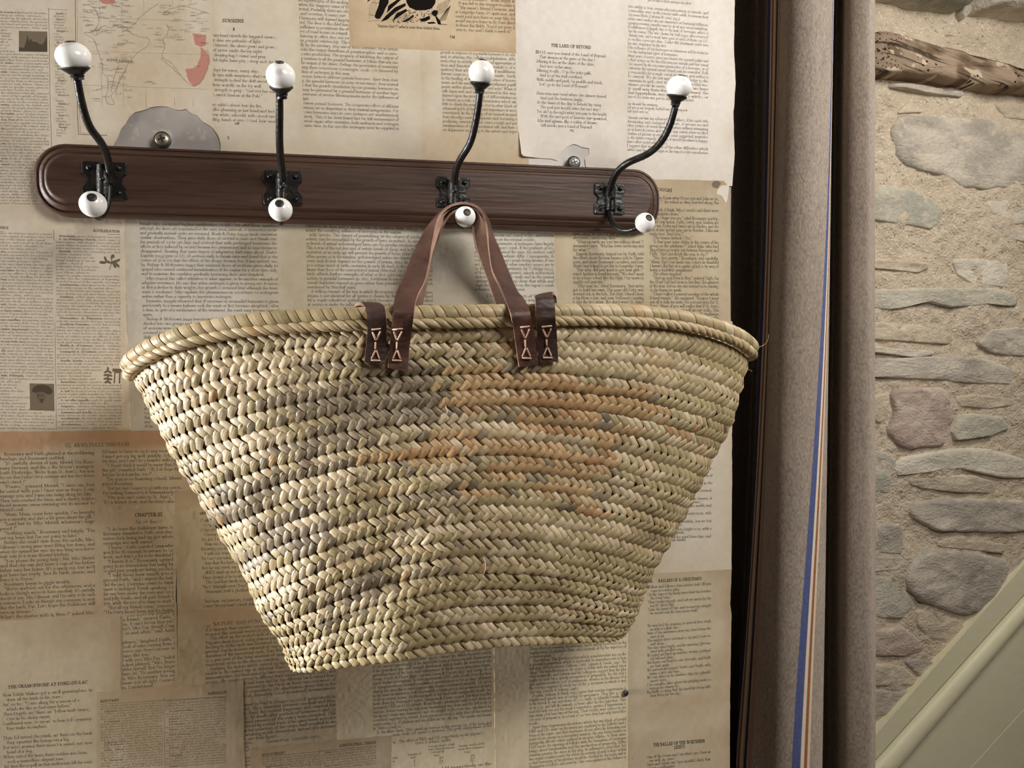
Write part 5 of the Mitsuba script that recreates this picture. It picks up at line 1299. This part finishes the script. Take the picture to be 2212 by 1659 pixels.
#      u at the top, middle, bottom; depth
FOLD = [(1500, 1500, 1500, .055, 0), (1535, 1532, 1530, .060, 0), (1575, 1572, 1566, .115, 0), (1600, 1594, 1580, .185, 0), (1635, 1622, 1592, .21, 0), (1658, 1636, 1590, .150, 0), (1679, 1653, 1604, .098, 0), (1690, 1664, 1632, .076, 0), (1698, 1675, 1657, .060, 0), (1712, 1690, 1674, .044, 0), (1742, 1722, 1704, .034, 0), (1775, 1758, 1742, .038, 0), (1797, 1782, 1768, .052, 0), (1804, 1789, 1775, .072, 0), (1800, 1786, 1774, .100, 0), (1797, 1783, 1772, .140, 0), (1808, 1796, 1786, .150, 0), (1826, 1818, 1812, .112, 0), (1848, 1844, 1840, .082, 0), (1872, 1871, 1870, .076, 0), (1886, 1886, 1886, .086, 0), (1890, 1889, 1889, .098, 0), (1886, 1886, 1886, .112, 0), (1868, 1868, 1868, .122, 0)]
ZT, ZB, NZ, NS = 2.28, .35, 130, 260
plan = []
for k, v in enumerate((-40, 830, 1700)):
    plan.append(np.array([at(f[k], v, f[3])[:2] for f in FOLD]))
plan = np.array(plan)
arc = np.r_[0, np.cumsum(np.linalg.norm(np.diff(plan[1], axis=0), axis=1))]
sv = np.linspace(0, arc[-1], NS)
S_BLUE, S_LEFT, S_SLANT, ZHI, ZLO = float(arc[12] + .014), float(arc[5] + .014), float(arc[12] + .014 - arc[10] - .006), float(zc[0] + .1), float(zc[2] - .05)
rows_ = []
for z in np.linspace(ZT, ZB, NZ):
    w = np.clip((zc[0] - z) / (zc[0] - zc[2]), -.35, 1.3); L0, L1, L2 = 2 * (w - .5) * (w - 1), -4 * w * (w - 1), 2 * w * (w - .5)
    P = plan[0] * L0 + plan[1] * L1 + plan[2] * L2 if 0 <= w <= 1 else (plan[0] + (plan[0] - plan[1]) * -w * .8 if w < 0 else plan[2] + (plan[2] - plan[1]) * (w - 1) * .8)
    q = CubicSpline(arc, P)(sv); q = q + .0022 * (np.stack([meshkit.noise(np.c_[sv * 28, np.full(NS, z * 4.), np.zeros(NS)], 3), meshkit.noise(np.c_[sv * 28, np.full(NS, z * 4.), np.zeros(NS)], 4)], -1) - .5)
    rows_.append(np.c_[q, np.full(NS, z)])
Cv = np.array(rows_); uv = np.stack([np.repeat(sv[None], NZ, 0), Cv[..., 2]], -1).reshape(-1, 2)
scene['wool'] = two(bumped({'type': 'principled', 'base_color': mikit.proc(cloth), 'roughness': .95, 'specular': .15, 'sheen': .6}, lambda p, n, uv: .5 + .35 * dr.sin((uv.x + uv.y * .62) * 2 * np.pi / .00145) + FB(uv.x * 1500, uv.y * 900, 2., 2) * .8, .0002, 2e-4))
thing('curtain', 'grey-brown wool twill curtain with blue, cream and rust stripes beside the stone wall', 'curtain')
scene['curtain'] = mikit.ply((Cv.reshape(-1, 3), grid_faces(NZ, NS)), 'wool', True, uv=uv)

# ---------------------------------------------------------------- the stone wall behind
A8 = math.radians(8); SP = at(1890, 745, .80); SN = np.array([math.sin(A8), -math.cos(A8), 0]); SX = np.array([math.cos(A8), math.sin(A8), 0]); SZ = np.array([0, 0, 1.])
def s2(u, v): d = on_plane(u, v, SP, SN) - SP; return np.array([d @ SX, d[2]])
def stone_fn(a, b, seed):
    ca, cb = rgb(*a), rgb(*b)
    def fn(p, n, uv):
        x, y, z = p.x + seed, p.y, p.z
        m = FB(x * 16, y * 16, z * 22, 4); s = SM(.55, .72, FB(x * 55, y * 55, z * 80, 3))
        c = MIX(ca, cb, SM(.3, .7, m)); c = MIX(c, rgb(206, 194, 174), s * .55)
        return c * (.82 + .3 * FB(x * 190, y * 190, z * 190, 2))
    return fn
sb = lambda p, n, uv: FB(p.x * 50, p.y * 50, p.z * 66, 4) + .5 * FB(p.x * 260, p.y * 260, p.z * 300, 2)
for i, (k, a, b) in enumerate((('grey', (166, 158, 146), (196, 187, 172)), ('green', (166, 163, 149), (194, 188, 171)), ('pink', (172, 152, 142), (194, 176, 162)), ('tan', (178, 164, 144), (204, 190, 168)), ('pale', (196, 188, 172), (216, 208, 192)))):
    scene['stone_' + k] = two(bumped(diffuse_like(stone_fn(a, b, i * 3.1), .9, .25), sb, .0034))
def mortar_fn(p, n, uv):
    g = FB(p.x * 40, p.y * 40, p.z * 40, 3); grit = SM(.70, .78, N(p.x * 330, p.y * 330, p.z * 330)); pit = SM(.72, .82, FB(p.x * 150, p.y * 150, p.z * 150, 2))
    c = MIX(rgb(178, 163, 142), rgb(204, 190, 168), g); c = MIX(c, rgb(226, 214, 192), grit * .6); return MIX(c, rgb(124, 106, 88), pit * .7)
scene['mortar'] = two(bumped(diffuse_like(mortar_fn, .95, .2), lambda p, n, uv: FB(p.x * 70, p.y * 70, p.z * 70, 4) + .5 * FB(p.x * 280, p.y * 280, p.z * 280, 3), .006))
def worm(p, n, uv):
    along = p.x * float(SX[0]) + p.y * float(SX[1]); zz = p.z + along * .17
    g = FB(along * 5, zz * 120, 1., 3); crack = SM(.66, .76, FB(along * 7, zz * 190, 4., 2)); f1, _, _ = mikit.voronoi(along * 52, zz * 62); f2, _, _ = mikit.voronoi(along * 120, zz * 130); hole = SM(.17, .10, f1) * SM(.5, .6, N(along * 17, zz * 26, 3.)) + SM(.2, .12, f2) * SM(.6, .7, N(along * 14, zz * 30, 9.)); chip = SM(.66, .7, FB(along * 30, zz * 60, 7., 3))
    dirt = SM(.5, .7, FB(along * 22, zz * 30, 2., 3)); c = MIX(rgb(126, 106, 89), rgb(168, 149, 129), g); c = MIX(c, rgb(92, 70, 52), dirt * .75); c = MIX(c, rgb(206, 190, 166), chip * .7)
    return MIX(c, rgb(44, 32, 24), dr.clip(crack * .8 + hole, 0, 1))
scene['old_beam'] = two(bumped(diffuse_like(worm, .9, .2), lambda p, n, uv: FB((p.x + p.y * .1) * 12, (p.z + p.x * .17) * 170, 2., 3), .003))
def wall_stone():
    a0, a1 = s2(1600, 745)[0], s2(2420, 745)[0]; z0, z1 = s2(1890, 1900)[1], s2(1890, -220)[1]
    X, Zz = np.meshgrid(np.arange(a0, a1, .0055), np.arange(z0, z1, .0055), indexing='ij'); q = np.stack([X, Zz, X * 0], -1)
    d = (meshkit.fbm(q * 16, 4, 2) - .30) * .020 + (meshkit.fbm(q * 90, 2, 5) - .5) * .005
    return (SP + X[..., None] * SX + Zz[..., None] * SZ + d[..., None] * SN).reshape(-1, 3), grid_faces(*X.shape)
v, f = wall_stone(); scene['wall_right'] = mikit.ply((v, f), 'mortar', True); labels['wall_right'] = {'kind': 'structure', 'label': 'rubble stone wall with sandy mortar right of the curtain'}
def stone(px, h, seed, sink=.012, jit=.10, flat_top=False, name='wall_right__stone', mat='stone_grey', n=64):
    p = np.array([s2(*q) for q in px]); P = Polygon(p).buffer(0)
    r = math.sqrt(P.area) * .07; P = P.buffer(-r, 6).buffer(r * 1.6, 6).buffer(-r * .5, 6); P = P if P.geom_type == 'Polygon' else max(P.geoms, key=lambda g: g.area)
    ring = np.array([P.exterior.interpolate(t, normalized=True).coords[0] for t in np.linspace(0, 1, n, endpoint=False)]); c = np.array(P.representative_point().coords[0]) * .3 + ring.mean(0) * .7
    size = math.sqrt(P.area); q3 = np.c_[ring / .03, np.zeros(n)]; ring = c + (ring - c) * (1 + jit * (meshkit.fbm(q3, 2, seed)[:, None] - .5))
    rs = []; h = h * (.62 if h < .045 else 1)
    for k, hh_ in ((1.02, -sink), (1.0, -.1 * h), (.985, .42 * h), (.955, .72 * h), (.90, .9 * h), (.78, .99 * h), (.6, 1. * h), (.42, 1. * h), (.24, 1. * h), (.08, 1. * h), (.004, 1. * h)):
        xy = c + (ring - c) * k; q = np.c_[xy / .035, np.full(n, seed * 1.)]
        lump = (meshkit.fbm(q * [.8, 1.4, 1], 4, seed) - .5) * min(h, .016) * .9 * (hh_ > 0)
        rs.append(SP + xy[:, :1] * SX + xy[:, 1:] * SZ + (hh_ + lump)[:, None] * SN)
    part(name, loft(rs), mat, 50)
Z6 = lambda *p: [(1560 + x / 2.963, y / 2.963) for x, y in p]
Z7 = lambda *p: [(1560 + x / 2.963, 560 + y / 2.963) for x, y in p]
Z8 = lambda *p: [(1560 + x / 2.968, 1100 + y / 2.968) for x, y in p]
STONES = [
 (Z6((900, -160), (1500, -160), (1492, 40), (1450, 100), (1300, 78), (1150, 55), (1050, 36), (900, 20)), .075, 'green'), (Z6((1545, -160), (2100, -160), (2100, 180), (1932, 150), (1700, 125), (1522, 105), (1532, 50)), .085, 'pale'), (Z6((1478, 62), (1532, 60), (1528, 110), (1490, 150), (1470, 110)), .04, 'grey'),
 (Z6((1085, 880), (1100, 770), (1130, 735), (1280, 740), (1500, 760), (1720, 770), (1850, 850), (2010, 900), (2010, 1190), (1750, 1210), (1500, 1205), (1440, 1150), (1330, 1110), (1180, 1060), (1100, 990)), .018, 'grey'), (Z6((1110, 730), (1170, 660), (1230, 680), (1282, 722)), .010, 'tan'),
 (Z6((900, 1210), (1080, 1190), (1200, 1220), (1290, 1260), (1400, 1330), (1390, 1420), (1330, 1470), (1150, 1440), (900, 1400)), .014, 'green'), (Z6((1670, 1290), (1800, 1280), (2000, 1330), (2000, 1425), (1850, 1440), (1720, 1380)), .012, 'pale'), (Z6((1690, 1425), (1800, 1455), (2000, 1500), (2000, 1570), (1780, 1520)), .014, 'grey'), (Z6((1730, 670), (1850, 660), (2000, 700), (2000, 780), (1800, 760)), .012, 'tan'),
 (Z7((900, 0), (1150, 12), (1300, 30), (1310, 60), (1240, 90), (1050, 70), (900, 60)), .020, 'tan'), (Z7((1450, 0), (1800, 0), (1830, 120), (1790, 180), (1600, 168), (1500, 100)), .012, 'pale'), (Z7((900, 200), (1300, 185), (1750, 190), (1860, 230), (1870, 305), (1740, 290), (1450, 310), (1250, 262), (1050, 330), (900, 300)), .018, 'green'),
 (Z7((900, 400), (1250, 420), (1480, 500), (1450, 545), (1300, 540), (900, 510)), .016, 'tan'), (Z7((900, 560), (1350, 590), (1340, 610), (1220, 632), (900, 590)), .020, 'pale'), (Z7((1600, 540), (1700, 450), (1850, 440), (2010, 460), (2010, 625), (1800, 620), (1680, 590)), .018, 'grey'), (Z7((900, 640), (1300, 622), (1600, 628), (1750, 660), (1870, 720), (1850, 800), (1600, 798), (1400, 775), (1100, 760), (900, 750)), .018, 'grey'),
 (Z7((1065, 880), (1075, 832), (1200, 818), (1400, 820), (1428, 880), (1456, 1000), (1440, 1130), (1390, 1190), (1180, 1218), (1090, 1180), (1050, 1100), (1080, 1010), (1090, 930)), .024, 'pink'), (Z7((1482, 880), (1600, 865), (1840, 890), (1870, 930), (1700, 958), (1500, 940)), .012, 'tan'), (Z7((1490, 1000), (1600, 985), (1780, 1010), (1830, 1080), (1700, 1130), (1475, 1160), (1455, 1100)), .020, 'green'), (Z7((900, 870), (1040, 860), (1058, 900), (1045, 1010), (1000, 1050), (900, 1000)), .012, 'tan'),
 (Z7((1100, 1270), (1300, 1232), (1500, 1210), (1700, 1215), (1900, 1275), (2010, 1300), (2010, 1395), (1800, 1400), (1500, 1335), (1250, 1360), (1080, 1385)), .018, 'pale'), (Z7((900, 1190), (1080, 1250), (1095, 1290), (1070, 1390), (1060, 1500), (900, 1490)), .012, 'green'), (Z7((1100, 1415), (1350, 1385), (1600, 1380), (1760, 1440), (1740, 1495), (1500, 1490), (1250, 1465)), .014, 'tan'), (Z7((1190, 1640), (1205, 1560), (1400, 1532), (2010, 1540), (2010, 1730), (1700, 1745), (1350, 1735), (1250, 1685)), .022, 'grey'),
 (Z8((900, 90), (1130, 95), (1155, 180), (1145, 280), (900, 280)), .012, 'grey'), (Z8((1150, 390), (1200, 320), (1300, 252), (1500, 262), (1700, 292), (1825, 330), (1800, 450), (1700, 600), (1550, 680), (1400, 640), (1240, 588), (1170, 500)), .028, 'grey'), (Z8((1350, 205), (1600, 195), (1800, 220), (1800, 282), (1550, 252), (1380, 238)), .012, 'tan'), (Z8((900, 300), (1135, 300), (1135, 390), (900, 400)), .014, 'grey'), (Z8((900, 420), (1130, 430), (1160, 520), (1225, 600), (1150, 695), (900, 690)), .012, 'green'),
 (Z8((1240, 640), (1500, 705), (1560, 760), (1450, 850), (1300, 820), (1240, 740)), .012, 'tan'), (Z8((900, 780), (1150, 752), (1250, 830), (1295, 900), (1150, 935), (900, 935)), .014, 'pink'), (Z8((1140, 962), (1250, 952), (1400, 982), (1380, 1040), (1262, 1078), (1200, 1020)), .014, 'grey'), (Z8((900, 980), (1150, 1000), (1238, 1080), (1245, 1118), (900, 1130)), .014, 'tan'), (Z8((900, 1150), (1240, 1150), (1140, 1280), (900, 1345)), .014, 'grey'), (Z8((1385, 930), (1480, 902), (1500, 940), (1440, 998)), .012, 'pale'), (Z8((1830, 340), (1932, 262), (2010, 300), (2010, 400), (1850, 420)), .016, 'grey'),
 (Z6((900, 545), (1150, 548), (1400, 585), (1530, 604), (1500, 637), (1300, 612), (1100, 575)), .030, 'grey')]
for i, (px, h, m) in enumerate(STONES): stone(px, h, 11 + i, mat='stone_' + m, n=72 if h > .05 else 56)
stone(Z6((860, 232), (985, 258), (1150, 312), (1400, 372), (1700, 452), (2010, 520), (2010, 625), (1850, 606), (1700, 603), (1500, 578), (1200, 528), (985, 508), (860, 500)), .050, 90, name='wall_right__beam', mat='old_beam', n=120)
labels['wall_right__beam'] = {'label': 'weathered worm-eaten oak lintel set in the stone wall'}

# ---------------------------------------------------------------- painted boarding of the stairs, lower right
def paint(p, n, uv): return MIX(rgb(219, 214, 180), rgb(228, 223, 192), FB(p.x * 12, p.y * 12, p.z * 12, 3))
scene['painted_wood'] = two(bumped(diffuse_like(paint, .42, .4), lambda p, n, uv: FB(p.x * 90, p.y * 90, p.z * 90, 2), .0005))
labels['trim_1'] = {'kind': 'structure', 'label': 'pale sage-cream painted stair boarding with a rounded moulding in the lower right corner'}
line = lambda u0, v0, m: (lambda u: (u, v0 + (u - u0) * m))
def at_wall(u, v, d): return on_plane(u, v, SP + SN * d, SN)
l_top, l_cap, l_bead, l_seam = line(1893.5, 1585, -1.1447), line(1897, 1636, -1.1143), line(1937, 1656, -1.178), line(2099, 1656, -1.106)
def slab(a, b, d, th, key, lab=None, u0=1640, u1=2460):
    q = np.array([at_wall(*a(u0), d), at_wall(*a(u1), d), at_wall(*b(u1), d), at_wall(*b(u0), d)]); c = q.mean(0)
    ins = q + unit(c - q) * .002
    rs = [q - SN * th, q - SN * .002, ins]; v = np.vstack(rs); f = np.vstack([grid_faces(3, 4, True), [[8, 9, 10, 11]]]); part(key, (v, f), 'painted_wood', False, label=lab)
slab(l_top, lambda u: (l_cap(u)[0], l_cap(u)[1] - 1.0), .020, .04, 'trim_1__board', 'narrow upper board')
us = np.linspace(1640, 2460, 30); arcs = []
for u in us:
    a, b = at_wall(*l_cap(u), .014), at_wall(u, l_bead(u)[1], .014); th = np.linspace(0, np.pi, 11)
    arcs.append((a + b) / 2 + np.cos(th)[:, None] * (a - b) / 2 + np.sin(th)[:, None] * SN * .018)
part('trim_1__moulding', (np.vstack(arcs), grid_faces(30, 11)), 'painted_wood', True, label='half-round moulding')
slab(lambda u: (u, l_bead(u)[1] + 2), lambda u: (u, l_seam(u)[1] - 1), .012, .03, 'trim_1__board')
slab(lambda u: (u, l_seam(u)[1] + 1), lambda u: (u, l_seam(u)[1] + 500), .012, .03, 'trim_1__board')

# ---------------------------------------------------------------- the rest of the room, out of the photograph, that the light comes back from
scene['room_plaster'] = two(diffuse_like(lambda p, n, uv: MIX(rgb(76, 70, 64), rgb(92, 85, 77), FB(p.x * 3, p.y * 3, p.z * 3, 3)), .9, .2))
def slab_box(key, lo, hi, mat='room_plaster'):
    m = trimesh.creation.box(bounds=[lo, hi]); scene[key] = mikit.ply(m, mat, False); labels[key] = {'kind': 'structure'}
slab_box('floor', (-2.4, -2.6, -.1), (2.2, 1.6, 0), 'dark_wood'); slab_box('ceiling', (-2.4, -2.6, 2.3), (2.2, 1.6, 2.4))
slab_box('wall_rear', (-2.4, -2.7, 0), (2.2, -2.6, 2.6)); slab_box('wall_side', (-2.5, -2.6, 0), (-2.4, 1.6, 2.6)); slab_box('wall_far', (2.2, -2.6, 0), (2.3, 1.6, 2.6))
z0, z1 = zs.min(), zs.max(); xr = float(np.interp(0, [0, 1], [ex.mean(), 0]))
parts_ = [trimesh.creation.box(bounds=b) for b in (((-2.4, .0, 0), (XL - .0005, .03, 2.6)), ((XL - .0005, .0, z1 + .0005), (ex.max(), .03, 2.6)), ((XL - .0005, .0, 0), (ex.min(), .03, z0 - .0005)))]
scene['wall_left_surround'] = mikit.ply(join(parts_), 'plain_plaster', False); labels['wall_left_surround'] = {'kind': 'structure'}
a = s2(1600, 745)[0]; e0, e1 = SP + SX * (a - 2.2) + SN * -.03, SP + SX * 2.4 + SN * -.03
q = np.array([[e0[0], e0[1], 0], [e1[0], e1[1], 0], [e1[0], e1[1], 2.6], [e0[0], e0[1], 2.6]]); scene['wall_right_surround'] = mikit.ply((q, np.array([[0, 1, 2], [0, 2, 3]])), 'mortar', False); labels['wall_right_surround'] = {'kind': 'structure'}
